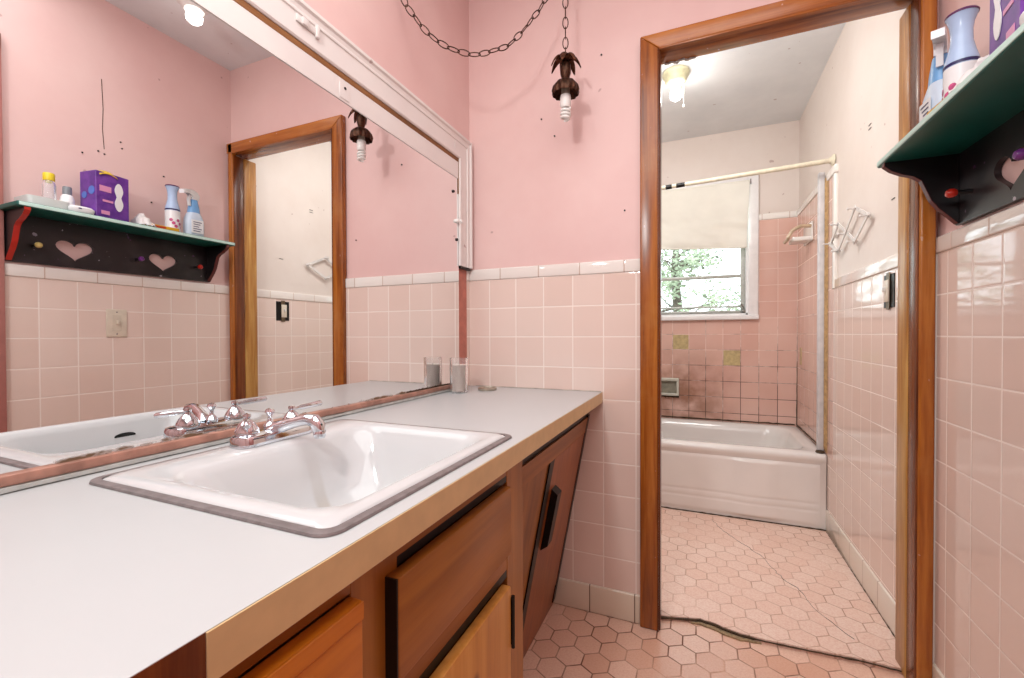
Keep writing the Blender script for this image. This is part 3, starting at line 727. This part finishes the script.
dr = MB().box(XF-.0005, XF+.018, .4035, .7270, .075, .5250, .003, 2).build('door', WK, va)
m = MB().box(XF, XF+.020, .7285, .7335, .415, .500, .001, 1).box(XF, XF+.004, .7335, .752, .43, .49, .001, 1)
m.tube([(XF+.020, .7305, .41), (XF+.020, .7305, .505)], .0035, 8)
m.build('hinge', BLACKM, dr)
MB().box(XF-.0005, XF+.018, -.12, .3465, .585, .7135, .003, 2).build('drawer_front', WO, va)
MB().box(XF+.0175, XF+.0192, -.12, .3465, .6935, .7125, .001, 1).build('drawer_lip', WO, va)
MB().box(XF-.0005, XF+.018, -.12, .3465, .075, .5350, .003, 2).build('door', WO, va)

# slanted hamper front: x = .345 + .19 z
sl = lambda z, o=0: .343+.19*z+o
def slab(name, ya, yb, za, zb, th, o, mat, par):
    m = MB(); m.poly([(sl(za, o), ya, za), (sl(zb, o), ya, zb), (sl(zb, o-th), ya, zb), (sl(za, o-th), ya, za)], (0, yb-ya, 0))
    return m.build(name, mat, par, smooth=False)
ha = va
slab('slanted_stile', .8305, 1.128, .075, .641, .014, 0, WVZ, ha)
slab('slanted_rail', .8305, Yb-.008, .640, .693, .016, .005, WV, ha)
slab('shadow_gap', .8305, Yb-.008, .693, .736, .004, .0, BLACKM, ha)  # black slab in place of the shade under the counter
slab('slanted_rail', .8305, Yb-.010, .002, .085, .016, .002, WD, ha)
slab('shadow_gap', 1.112, 1.150, .085, .642, .004, .0045, BLACKM, ha)  # black band drawn over the joint as its shade
hd = slab('hamper_door', 1.146, Yb-.03, .088, .638, .014, .004, WD, ha)
slab('side_shade_strip', Yb-.034, Yb-.008, .02, .70, .004, .0055, BLACKM, ha)  # shade between hamper and wall, put in as a black strip
m = MB(); zs = [.36, .37, .39, .46, .53, .55, .56]
m.poly([(sl(.365, .004), 1.175, .365), (sl(.375, .024), 1.175, .38), (sl(.535, .024), 1.175, .53), (sl(.545, .004), 1.175, .545)], (0, .040, 0))
m.build('pull', BLACKM, hd, smooth=False)
MB().box(.03, .30, .84, .86, .001, .70).build('inner_side', WJD, va, smooth=False)

# ------------------------------------------------------------------ sink
sk = empty('sink', (.275, .555, CT), 'white rectangular drop-in sink with a grey metal rim set in the counter', 'sink')
RX0, RX1, RY0, RY1 = .056, .499, .319, .796
m = MB().rings([rrect(RX0, RX1, RY0, RY1, .024, CT+.0006), rrect(RX0+.001, RX1-.001, RY0+.001, RY1-.001, .023, CT+.0035), rrect(RX0+.004, RX1-.004, RY0+.004, RY1-.004, .021, CT+.0042),
                rrect(RX0+.0115, RX1-.0115, RY0+.0115, RY1-.0115, .016, CT+.0042), rrect(RX0+.0115, RX1-.0115, RY0+.0115, RY1-.0115, .016, CT-.02), rrect(RX0+.013, RX1-.015, RY0+.015, RY1-.015, .02, CT-.02)])
m.build('metal_rim', STEEL, sk, recalc=True)
r = lambda a, b, c, d, q, z: rrect(a, b, c, d, q, z, 10)
L = [r(.0678, .4872, .3308, .7842, .017, CT-.01), r(.0678, .4872, .3308, .7842, .017, CT+.003), r(.073, .482, .336, .779, .021, CT+.0062), r(.083, .474, .345, .770, .025, CT+.0085),
     r(.148, .464, .358, .752, .05, CT+.0075), r(.156, .458, .364, .747, .055, CT+.003), r(.163, .452, .371, .741, .06, CT-.008),
     r(.178, .444, .388, .728, .07, CT-.05), r(.192, .432, .410, .712, .08, CT-.095), r(.208, .415, .44, .69, .085, CT-.125), r(.235, .38, .49, .64, .07, CT-.140), r(.27, .34, .535, .60, .03, CT-.1445)]
MB().rings(L, True).build('basin', SINKM, sk, angle=60, recalc=True)
MB().lathe([(0, .001), (.012, .001), (.014, .003), (.021, .004), (.022, .001), (.022, 0), (0, 0)], (.305, .567, CT-.144), n=24).build('drain', CHROME, sk)
MB().lathe([(0, 0), (1, 0), (1, .0016), (0, .0016)], (0, 0, 0), n=24, M=Matrix.Translation((.4475, .597, CT-.036)) @ Matrix.Rotation(math.radians(-100), 4, 'Y') @ Matrix.Diagonal((.0075, .021, 1, 1))).build('overflow_hole', BLACKM, sk)

# ------------------------------------------------------------------ faucet
fz = CT+.0085
fa = empty('faucet', (.11, .565, fz), 'chrome two-handle faucet with a low spout on the sink deck', 'faucet')
FX, FY = .106, .572
m = MB().rings([rrect(FX-.026, FX+.026, FY-.075, FY+.082, .024, fz), rrect(FX-.026, FX+.026, FY-.075, FY+.082, .024, fz+.013), rrect(FX-.023, FX+.023, FY-.072, FY+.079, .021, fz+.018), rrect(FX-.014, FX+.014, FY-.063, FY+.070, .013, fz+.020)], True)
m.build('base_plate', CHROME, fa, recalc=True)
def handle(y, d, ln):
    h = MB().lathe([(.0195, .018), (.020, .022), (.0185, .026), (.015, .033), (.0115, .038), (.0085, .041), (.0055, .043), (.0050, .046), (.0068, .049), (.0062, .053), (0, .055)], (FX-.010, y, fz), n=24).build('handle', CHROME, fa)
    s_ = Vector((FX-.010, y, fz+.047)); d = Vector(d).normalized()
    MB().tube([s_, s_+d*.010, s_+d*.018, s_+d*.022, s_+d*ln*.7, s_+d*ln, s_+d*(ln+.003)], [.0032, .0034, .0036, .0050, .0054, .0058, .0035], 12).build('lever', CHROME, h)
handle(FY-.043, (.80, -.58, -.12), .052)
handle(FY+.050, (.0, 1, .03), .070)
sp = [(FX+.002, FY-.004, fz+.014), (FX+.012, FY, fz+.022), (FX+.030, FY+.006, fz+.028), (FX+.052, FY+.012, fz+.035), (FX+.070, FY+.016, fz+.039), (FX+.084, FY+.018, fz+.037), (FX+.092, FY+.019, fz+.028), (FX+.094, FY+.020, fz+.018)]
MB().tube(sp, [.0130, .0125, .0105, .0098, .0105, .0120, .0120, .0100], 18).build('spout', CHROME, fa)
MB().lathe([(0, .0), (.0095, .0), (.0105, .003), (.0105, .012), (.009, .014), (0, .014)], (FX+.094, FY+.020, fz+.007), n=20).build('aerator', CHROME, fa)
MB().lathe([(.0, 0), (.010, 0), (.011, .006), (.007, .012), (.004, .016), (.0035, .024), (.006, .028), (.0085, .032), (.0065, .037), (0, .039)], (FX-.010, FY+.002, fz+.018), n=14).build('drain_knob', CHROME, fa)

# ------------------------------------------------------------------ candle jar and its ring lid
cj = empty('candle_jar', (.068, 1.335, CT), 'clear glass jar with pale wax candle at the far end of the counter', 'candle')
prof = [(0, .0), (.028, .0), (.0315, .004), (.0325, .10), (.033, .120), (.032, .120), (.0312, .006), (0, .005)]
MB().lathe(prof, (.066, 1.328, CT+.0005), n=32).build('glass_jar', CGLASS, cj)
MB().lathe([(0, .0055), (.0308, .0065), (.0310, .096), (.02, .093), (0, .094)], (.066, 1.328, CT+.0005), n=28).build('wax', WAX, cj)
MB().tube([(.066, 1.328, CT+.088), (.067, 1.328, CT+.100)], .001, 5).build('wick', BLACKM, cj)
tag(MB().lathe([(0, 0), (.033, 0), (.034, .003), (.034, .008), (.031, .010), (.028, .006), (0, .005)], (.128, 1.425, CT+.0008), n=28).build('jar_lid', plain('tarnished_lid', (190, 178, 162), .3, .7, var=.15), at=None), 'flat round metal jar lid lying beside the candle jar', 'lid')

# ------------------------------------------------------------------ swag lamp
lx, ly = .4335, 1.385
sw_ = empty('swag_pendant_lamp', (lx, ly, 1.79), 'antique bronze pineapple pendant lamp hanging on a chain with a spiral bulb', 'pendant lamp')
Z = lambda py: 1.90-(py-50)*.00317
def link(m, c, d, s_, L_=.019, W_=.0085, r_=.0017):
    d = d.normalized(); s_ = (s_-d*s_.dot(d)).normalized()
    P = []
    for k in range(14):
        a = 2*PI*k/14; P.append(c+d*L_*math.cos(a)+s_*W_*math.sin(a))
    m.tube(P, r_, 6, closed=True)
def chain(path, name, parent):
    path = [Vector(p) for p in path]; m = MB()
    seg = [(b-a).length for a, b in zip(path, path[1:])]; T = sum(seg); stp = .0325; n_ = int(T/stp)
    for i in range(n_+1):
        s0 = i*stp; k = 0
        while k < len(seg)-1 and s0 > seg[k]: s0 -= seg[k]; k += 1
        d = path[k+1]-path[k]; c = path[k]+d*min(1, s0/seg[k])
        side = Vector((.6, -.8, .1)) if i % 2 else Vector((.8, .55, .2))
        if abs(d.normalized().z) > .8: side = Vector((.95, .3, 0)) if i % 2 else Vector((.3, -.95, 0))
        link(m, c, d, side)
    return m.build(name, BRONZE, parent)
chain([(lx, ly, Z(53)), (lx, ly, 2.325)], 'chain', sw_)
def catm(P, n=10):
    P = [Vector(p) for p in P]; P = [P[0]*2-P[1]]+P+[P[-1]*2-P[-2]]; out = []
    for i in range(1, len(P)-2):
        a, b, c, d = P[i-1:i+3]
        for k in range(n):
            t_ = k/n; out.append(.5*((2*b)+(c-a)*t_+(2*a-5*b+4*c-d)*t_**2+(3*b-a-3*c+d)*t_**3))
    out.append(P[-2]); return out
chain(catm([(.012, 1.066, 2.325), (.014, 1.068, 2.15), (.020, 1.073, 2.02), (.030, 1.082, 1.965), (.053, 1.10, 1.925), (.088, 1.126, 1.880), (.136, 1.162, 1.850), (.194, 1.206, 1.842), (.24, 1.239, 1.861), (.286, 1.274, 1.892), (.338, 1.313, 1.971), (.378, 1.343, 2.049), (.410, 1.367, 2.16), (.4335, 1.385, 2.30)]), 'swag_chain', sw_)
for p in ((lx, ly), (.012, 1.066)):
    m = MB(); m.tube([(p[0], p[1], CH), (p[0], p[1], CH-.02), (p[0]+.008, p[1], CH-.03), (p[0], p[1], CH-.038), (p[0]-.006, p[1], CH-.03)], .002, 6)
    m.build('ceiling_hook', BRONZE, sw_)
# crown of leaves
for k in range(7):
    a = 2*PI*k/7+.3; m = MB()
    def lf(u, v, a=a):
        rr = .006+.044*u; z = Z(60)+.020*math.sin(u*2.4)-.036*u**2.2
        w = .0125*math.sin(PI*min(1, .12+.86*u))**.7*(v-.5)*2
        return (lx+rr*math.cos(a)-w*math.sin(a), ly+rr*math.sin(a)+w*math.cos(a), z-.006*(abs(v-.5)*2)**2)
    m.grid(lf, 10, 4)
    ob = m.build('leaf', BRONZED, sw_, angle=70)
    so = ob.modifiers.new('s', 'SOLIDIFY'); so.thickness = .0016
MB().lathe([(0, Z(52)), (.004, Z(53)), (.005, Z(58)), (.009, Z(62)), (.0165, Z(65)), (.018, Z(69)), (.017, Z(74)), (.013, Z(78)), (.010, Z(80)), (.014, Z(81)), (0, Z(81))], (lx, ly, 0), n=20).build('pineapple_body', BRONZE, sw_)
MB().lathe([(0, Z(80)), (.018, Z(80.5)), (.030, Z(83)), (.040, Z(87)), (.044, Z(92)), (.041, Z(95)), (.038, Z(92)), (.026, Z(87)), (.012, Z(85)), (0, Z(85))], (lx, ly, 0), n=96, flute=.045).build('scalloped_canopy', BRONZE, sw_, angle=60)
MB().lathe([(0, Z(85)), (.0135, Z(85)), (.0135, Z(96)), (0, Z(96))], (lx, ly, 0), n=20).build('socket', SOCKP, sw_)
MB().lathe([(0, Z(96)), (.016, Z(96)), (.0175, Z(98)), (.0175, Z(106)), (.014, Z(108.5)), (0, Z(109))], (lx, ly, 0), n=24).build('bulb_base', PLAST, sw_)
hp = []
for i in range(100):
    f = i/99; a = f*2*PI*3.4; rr = .0135*(1 if f < .85 else (1-(f-.85)/.15*.7)); hp.append((lx+rr*math.cos(a), ly+rr*math.sin(a), Z(109)-(Z(109)-Z(121))*f))
MB().tube(hp, .0042, 10).build('spiral_bulb', plain('unlit_bulb_white', (240, 238, 234), .2, var=.01), sw_)

# ------------------------------------------------------------------ heart shelf
ST = 1.430
shf_ = empty('heart_cutout_shelf', (R, 1.07, 1.42), 'black wall shelf with teal green top, heart cutouts and peg knobs', 'shelf')
SY0, SY1, SX = .700, 1.441, 1.262
XB = R+.007
MB().box(SX, XB, SY0, SY1, ST-.017, ST, .004, 3).build('shelf_top', GREEN, shf_)
MB().box(SX-.0015, SX+.002, SY0+.004, SY1-.004, ST-.014, ST-.002, .001, 1).build('painted_front_edge', GREENL, shf_)
def brk(y, name, red=False):
    prof = [(SX+.004, ST-.017), (SX+.003, ST-.026), (SX+.018, ST-.040), (SX+.040, ST-.052), (SX+.062, ST-.060), (SX+.077, ST-.072), (SX+.086, ST-.096), (SX+.097, ST-.124), (SX+.112, ST-.146), (SX+.132, ST-.168), (SX+.146, ST-.184), (XB-.013, ST-.185), (XB-.013, ST-.017)]
    m = MB(); m.poly([(x, y-.008, z) for x, z in prof], (0, .016, 0)); b = m.build(name, BLACK, shf_, smooth=False)
    m = MB(); c = prof[:11]
    for (xa, za), (xb, zb) in zip(c, c[1:]):
        m.poly([(xa-.0015, y-.0078, za), (xb-.0015, y-.0078, zb), (xb+.001, y-.0078, zb+.001), (xa+.001, y-.0078, za+.001)], (0, .0156, 0))
    m.build('painted_edge', RED if red else plain('maroon_edge', (92, 34, 36), .35), b, smooth=False)
brk(.725, 'bracket', True); brk(1.405, 'bracket')
# back board with two hearts cut right through
bmx = bmesh.new()
def heart(cy, cz, w, h):
    P = []
    for k in range(40):
        t_ = 2*PI*k/40; x = 16*math.sin(t_)**3; y = 13*math.cos(t_)-5*math.cos(2*t_)-2*math.cos(3*t_)-math.cos(4*t_)
        P.append((cy+x/32*w, cz+(y+2.5)/29*h))
    return P
H1, H2 = heart(.905, 1.305, .112, .078), heart(1.208, 1.305, .112, .078)
OUT = [(.717, 1.243), (1.412, 1.243), (1.412, 1.413), (.717, 1.413)]
cu = bpy.data.curves.new('board', 'CURVE'); cu.dimensions = '2D'; cu.fill_mode = 'BOTH'; cu.extrude = .006
for P in (OUT, H1, H2):
    s_ = cu.splines.new('POLY'); s_.points.add(len(P)-1); s_.use_cyclic_u = True
    for i, (a, b) in enumerate(P): s_.points[i].co = (a, b, 0, 1)
tmp = bpy.data.objects.new('tmp', cu); col.objects.link(tmp)
dg = bpy.context.evaluated_depsgraph_get(); me = bpy.data.meshes.new_from_object(tmp.evaluated_get(dg))
bpy.data.objects.remove(tmp)
m = MB(); m.bm.from_mesh(me)
for v in m.bm.verts: v.co = Vector((R+.001-v.co.z, v.co.x, v.co.y))
# black painted board with faint painted specks
t = NT('black_board_paint')
spk = t.mr(t.noise(38, 2), .70, .72); cc = t.ramp(t.noise(9, 1), [(.4, rgba((200, 190, 200))), (.6, rgba((110, 60, 120)))])
sm = t.mr(t.noise(12, 4), .5, .75)
BOARD = t.fin(t.mix(t.math('MULTIPLY', spk, .8), t.mix(t.math('MULTIPLY', sm, .25), rgba((24, 21, 24)), rgba((92, 84, 88))), cc), .32)
m.build('back_board', BOARD, shf_, smooth=False, recalc=True)
for (y_, mt) in ((1.345, RED), (1.105, PURPLE), (.790, plain('gold_peg', (206, 180, 110), .3))):
    pg = MB().lathe([(0, 0), (.006, 0), (.005, .026), (.004, .03), (0, .03)], (R-.005, y_, 1.307), 'X', 12, M=Matrix.Rotation(PI, 4, 'Z')).build('peg', BLACK, shf_)
    MB().lathe([(0, .026), (.007, .027), (.0105, .033), (.0105, .039), (.007, .045), (0, .047)], (R-.005, y_, 1.307), 'X', 14, M=Matrix.Rotation(PI, 4, 'Z')).build('knob', mt, pg)

# ------------------------------------------------------------------ things on the shelf
BLUEP = plain('sky_blue_plastic', (120, 174, 226), .3)
PALEB = plain('pale_blue_label', (206, 220, 236), .35, var=.04)
NAVY = plain('navy_print', (40, 36, 92), .4)
LILAC = plain('lilac_blue_can', (176, 198, 230), .25, var=.04)
MAG = plain('magenta_print', (206, 84, 140), .4, var=.25, sc_=60)
WHT2 = plain('bottle_white', (238, 238, 240), .3, var=.02)
DPUR = plain('dark_purple_cap', (92, 40, 92), .3)
GREYC = plain('grey_cap', (128, 132, 138), .35)
YELC = plain('yellow_cap', (238, 212, 50), .35)
YELB = plain('yellow_carton', (226, 172, 30), .4, var=.1)
# spray bottle
bx, by = 1.332, 1.292
sb = empty('spray_bottle', (bx, by, ST), 'clear trigger spray bottle with blue collar and white nozzle at the doorway end', 'spray bottle')
def ell(a, b, z, n=28, c=(0, 0), p=2.6):
    P = []
    for k in range(n):
        t_ = 2*PI*k/n; ct_, st_ = math.cos(t_), math.sin(t_)
        P.append((c[0]+a*math.copysign(abs(ct_)**(2/p), ct_), c[1]+b*math.copysign(abs(st_)**(2/p), st_), z))
    return P
c = (bx, by)
L = [ell(.022, .034, ST+.0008, c=c), ell(.026, .040, ST+.006, c=c), ell(.027, .041, ST+.05, c=c), ell(.026, .038, ST+.085, c=c), ell(.021, .029, ST+.106, c=c), ell(.019, .024, ST+.114, c=c)]
MB().rings(L, True).build('bottle', PALEB, sb, recalc=True)
L = [ell(.0195, .0255, ST+.111, c=c), ell(.018, .022, ST+.135, c=c), ell(.0145, .016, ST+.165, c=c), ell(.0135, .014, ST+.172, c=c)]
MB().rings(L, True).build('blue_collar', BLUEP, sb, recalc=True)
hl = empty
m = MB(); d = Vector((-.42, -.90, 0)).normalized(); n_ = Vector((-d.y, d.x, 0))
prof = [(-.020, .172), (.016, .172), (.019, .184), (.032, .192), (.060, .190), (.074, .183), (.076, .199), (.060, .206), (.020, .214), (-.012, .210), (-.028, .196)]
m.poly([Vector((bx, by, ST+z))+d*a-n_*.011 for a, z in prof], n_*.022)
m.build('spray_head', WHT2, sb, smooth=False)
m = MB(); prof = [(.022, .188), (.032, .188), (.036, .165), (.030, .140), (.025, .140), (.029, .165)]
m.poly([Vector((bx, by, ST+z))+d*a-n_*.006 for a, z in prof], n_*.012); m.build('trigger', WHT2, sb, smooth=False)
m = MB().box(bx-.0280, bx-.0268, by-.026, by+.026, ST+.018, ST+.078, .0005, 1); m.build('label', WHT2, sb, smooth=False)
m = MB()
for i in range(5): m.box(bx-.0288, bx-.0279, by-.018, by+.018-.006*(i % 3), ST+.066-i*.010, ST+.069-i*.010)
m.build('label_print', NAVY, sb, smooth=False)
# aerosol can
ax_, ay = 1.330, 1.203
ac = empty('aerosol_can', (ax_, ay, ST), 'pale blue air freshener can with flared neck and floral print', 'aerosol can')
MB().lathe([(0, .0008), (.024, .0008), (.0265, .004), (.027, .10), (.0265, .112), (.022, .128), (.0175, .150), (.0170, .172), (.019, .188), (.024, .203), (.025, .205), (0, .205)], (ax_, ay, ST), n=32).build('can', LILAC, ac)
MB().lathe([(0, .2045), (.0255, .2045), (.0262, .207), (.0245, .2095), (0, .2095)], (ax_, ay, ST), n=32).build('rim_cap', DPUR, ac)
MB().lathe([(.02715, .012), (.0274, .012), (.0274, .098), (.02715, .098)], (ax_, ay, ST), n=32).build('white_label', WHT2, ac)
MB().lathe([(.0275, .100), (.0278, .100), (.0278, .106), (.0275, .106)], (ax_, ay, ST), n=32).build('dark_band', NAVY, ac)
m = MB()
for i in range(6):
    a = PI+(-.9+.32*i); m.lathe([(0, 0), (.007, 0), (.007, .0006), (0, .0006)], (ax_+.0274*math.cos(a), ay+.0274*math.sin(a), ST+.03+.013*(i % 3)), 'Z', 10, M=Matrix.Rotation(a, 4, 'Z') @ Matrix.Rotation(PI/2, 4, 'Y'))
m.build('flower_print', MAG, ac)
# purple box
t = NT('purple_carton'); o = t.xyz(); f = t.noise(28, 3)
PB = t.fin(t.ramp(f, [(.35, rgba((84, 36, 132))), (.68, rgba((118, 60, 160)))]), .4)
pbx, pby = 1.325, .962; PH = .174
pb = empty('purple_box', (pbx, pby, ST), 'open purple cardboard carton with white pad picture and yellow flap', 'box')
MP = Matrix.Translation((pbx, pby, 0)) @ Matrix.Rotation(math.radians(-8), 4, 'Z')
def bxp(m, *a, bev=0): return m.box(*a, bev, 1, M=MP)
m = MB(); bxp(m, -.042, .042, -.056, .056, ST+.0008, ST+PH, bev=.001); m.build('carton', PB, pb, smooth=False)
# pad figure on the front
m = MB(); P = []
for k in range(36):
    t_ = 2*PI*k/36; yy = .054*math.cos(t_); ww = .014*math.sin(t_)*(1-.55*math.exp(-(yy/.016)**2))*1.25
    P.append((ww+.020, yy+ST+.09))
m.poly([MP @ Vector((-.0425, a, b)) for a, b in P], MP.to_3x3() @ Vector((-.0012, 0, 0))); m.build('pad_print', WHT2, pb, smooth=False)
PKP = plain('pink_print', (222, 150, 190), .4)
for q in ((-.045, -.006, .10, .122), (-.035, .0, .062, .07), (-.040, -.012, .014, .028)):
    m = MB(); bxp(m, -.0432, -.0422, q[0], q[1], ST+q[2], ST+q[3]); m.build('pink_print', PKP, pb, smooth=False)
m = MB()
for (a, b, w) in ((-.02, .10, .016), (.018, .085, .013)):
    q = MP @ Vector((a, -.0565, ST+b)); m.lathe([(0, 0), (w, 0), (w, .001), (0, .001)], q, 'Z', 16, M=Matrix.Rotation(math.radians(-8), 4, 'Z') @ Matrix.Rotation(PI/2, 4, 'X'))
m.build('blue_print', plain('blue_print', (84, 120, 206), .4), pb, smooth=False)
m = MB(); P = [(MP @ Vector((-.030+.0, -.045+.06*u, ST+PH+.002+.010*math.sin(u*PI)))) for u in [i/8 for i in range(9)]]
m.grid(lambda u, v: MP @ Vector((-.046+.030*u, -.046+.062*v, ST+PH+.0015+.010*math.sin(v*PI)-.016*(1-u)**3)), 8, 10)
ob = m.build('yellow_flap', plain('yellow_flap', (226, 188, 60), .4, var=.15, sc_=80), pb); so = ob.modifiers.new('s', 'SOLIDIFY'); so.thickness = .001
# crumpled clear-white film beside the box
fl = MB(); fl.grid(lambda u, v: (1.268+.10*u+.008*mnoise.noise(Vector((u*6, v*6, 3))), 1.052+.055*v+.008*mnoise.noise(Vector((u*7, v*5, 8))), ST+.004+.052*math.sin(u*PI*.9)*math.sin(v*PI)**.7+.010*mnoise.noise(Vector((u*8, v*8, 1)))), 22, 16)
FILM = plain('white_film', (232, 226, 224), .4, var=.04)
o_ = fl.build('crumpled_tissue', FILM, at=None, angle=60); so = o_.modifiers.new('s', 'SOLIDIFY'); so.thickness = .0015
tag(o_, 'crumpled white tissue lying next to the purple carton on the shelf', 'tissue')
# yellow flat box
yb = empty('yellow_carton', (1.30, 1.12, ST), 'flat yellow toothpaste carton lying along the shelf edge', 'box')
MY = Matrix.Translation((1.290, 1.128, 0)) @ Matrix.Rotation(math.radians(3), 4, 'Z')
MB().box(-.014, .014, -.055, .070, ST+.0008, ST+.0145, .001, 1, M=MY).build('carton', YELB, yb, smooth=False)
MB().box(-.0145, -.0138, -.030, .02, ST+.004, ST+.011, 0, 1, M=MY).build('red_print', RED, yb, smooth=False)
# toiletries at the near end
by1 = empty('clear_bottle', (1.345, .838, ST), 'clear lotion bottle with a yellow cap standing on the shelf', 'bottle')
MB().lathe([(0, .0008), (.017, .0008), (.019, .005), (.019, .085), (.015, .098), (.010, .104), (0, .104)], (1.338, .806, ST+.006), n=24).build('bottle', CLEARP, by1)
MB().lathe([(0, .100), (.015, .100), (.016, .104), (.016, .124), (.014, .127), (0, .127)], (1.338, .806, ST+.006), n=24).build('cap', YELC, by1)
b2 = empty('grey_capped_bottle', (1.34, .892, ST), 'small white bottle with a grey cap between yellow cap bottle and purple carton', 'bottle')
MB().lathe([(0, .0008), (.018, .0008), (.020, .005), (.020, .050), (.016, .064), (.012, .068), (0, .068)], (1.33, .852, ST), n=24).build('bottle', WHT2, b2)
MB().lathe([(0, .066), (.013, .066), (.013, .094), (.011, .097), (0, .097)], (1.33, .852, ST), n=24).build('cap', GREYC, b2)
tr = empty('plastic_tray', (1.32, .79, ST), 'long translucent white tray holding bottles at the near shelf end', 'tray')
m = MB(); m.rings([rrect(1.280, 1.385, .734, .838, .012, ST+.0008, 5), rrect(1.276, 1.388, .730, .842, .014, ST+.030, 5), rrect(1.279, 1.385, .733, .839, .012, ST+.030, 5), rrect(1.283, 1.382, .738, .834, .010, ST+.005, 5)], True)
m.build('tray_body', plain('frosted_tray', (222, 228, 226), .3, var=.03), tr, recalc=True)
so_ = empty('soap_bar', (1.29, .875, ST), 'white wrapped soap bar with a blue oval on the shelf edge', 'soap')
L = [ell(.018, .034, ST+.001, c=(1.286, .872)), ell(.022, .038, ST+.010, c=(1.286, .872)), ell(.022, .038, ST+.018, c=(1.286, .872)), ell(.016, .030, ST+.024, c=(1.286, .872))]
MB().rings(L, True).build('bar', WHT2, so_, recalc=True)
MB().rings([ell(.0224, .014, ST+.012, c=(1.2856, .862), p=2), ell(.0224, .014, ST+.0165, c=(1.2856, .862), p=2)], False).build('blue_oval', NAVY, so_)

# outlet/switch plate under the shelf
ol = empty('wall_switch', (R, 1.033, 1.033), 'ivory toggle switch plate on pink tiles beneath the shelf, seen in the mirror', 'light switch')
MB().box(R-.0055, R-.0002, .999, 1.069, .976, 1.090, .0025, 3).build('cover_plate', TOOTH, ol)
MB().box(R-.0065, R-.005, 1.019, 1.049, 1.000, 1.066, .001, 1).build('inset', plain('inset_ivory', (216, 204, 186), .4), ol)
MB().box(R-.018, R-.005, 1.030, 1.038, 1.028, 1.046, .002).build('toggle', TOOTH, ol)
for z_ in (.988, 1.078): MB().lathe([(0, 0), (.003, 0), (.002, .0012), (0, .0012)], (R-.0055, 1.034, z_), 'X', 10, M=Matrix.Rotation(PI, 4, 'Z')).build('screw', STEEL, ol)

# ------------------------------------------------------------------ light
def area(name, loc, target, size, power, colr=(1, 1, 1), size_y=None):
    l = bpy.data.lights.new(name, 'AREA'); l.energy = power; l.color = colr; l.size = size
    if size_y: l.shape = 'RECTANGLE'; l.size_y = size_y
    o = bpy.data.objects.new(name, l); col.objects.link(o); o.location = loc
    o.rotation_euler = (Vector(target)-Vector(loc)).to_track_quat('-Z', 'Y').to_euler(); return o
area('flash_softbox', (.42, -.25, 1.83), (.62, 1.5, 1.35), .12, 7.8, (.98, 1, .99))
area('bounce_light', (.75, .10, CH-.03), (.75, .10, 0), 1.1, 19.5, (.97, 1, .99), 1.5)
area('tub_room_fill', (.65, 1.72, 2.15), (.75, 2.9, 1.0), .7, 13, (1, 1, .99), .3)  # added fill, out of view above the doorway; not a lamp of the room

w = bpy.data.worlds.new('World'); sc.world = w; w.use_nodes = True
bg = w.node_tree.nodes['Background']; bg.inputs[0].default_value = (.90, .96, 1, 1); bg.inputs[1].default_value = 4.5

# ------------------------------------------------------------------ camera
F_, yaw, pit, rol = 438.47, .4003, -.0111, .0031
cam = bpy.data.cameras.new('Camera'); co = bpy.data.objects.new('Camera', cam); col.objects.link(co)
c_, s_ = math.cos(yaw), math.sin(yaw); cp, sp_ = math.cos(pit), math.sin(pit)
fw = Vector((-s_*cp, c_*cp, sp_)); rt = Vector((c_, s_, 0)); up = rt.cross(fw)
Rv = rt*math.cos(rol)-up*math.sin(rol); Uv = rt*math.sin(rol)+up*math.cos(rol)
M = Matrix((Rv, Uv, -fw)).transposed().to_4x4(); M.translation = Vector((.8285, 0, .98))
co.matrix_world = M
cam.sensor_width = 36; cam.lens = F_/1024*36; cam.clip_start = .02; cam.shift_y = .62/1024
sc.camera = co
sc.view_settings.view_transform = 'Standard'; sc.view_settings.look = 'None'; sc.view_settings.exposure = 0
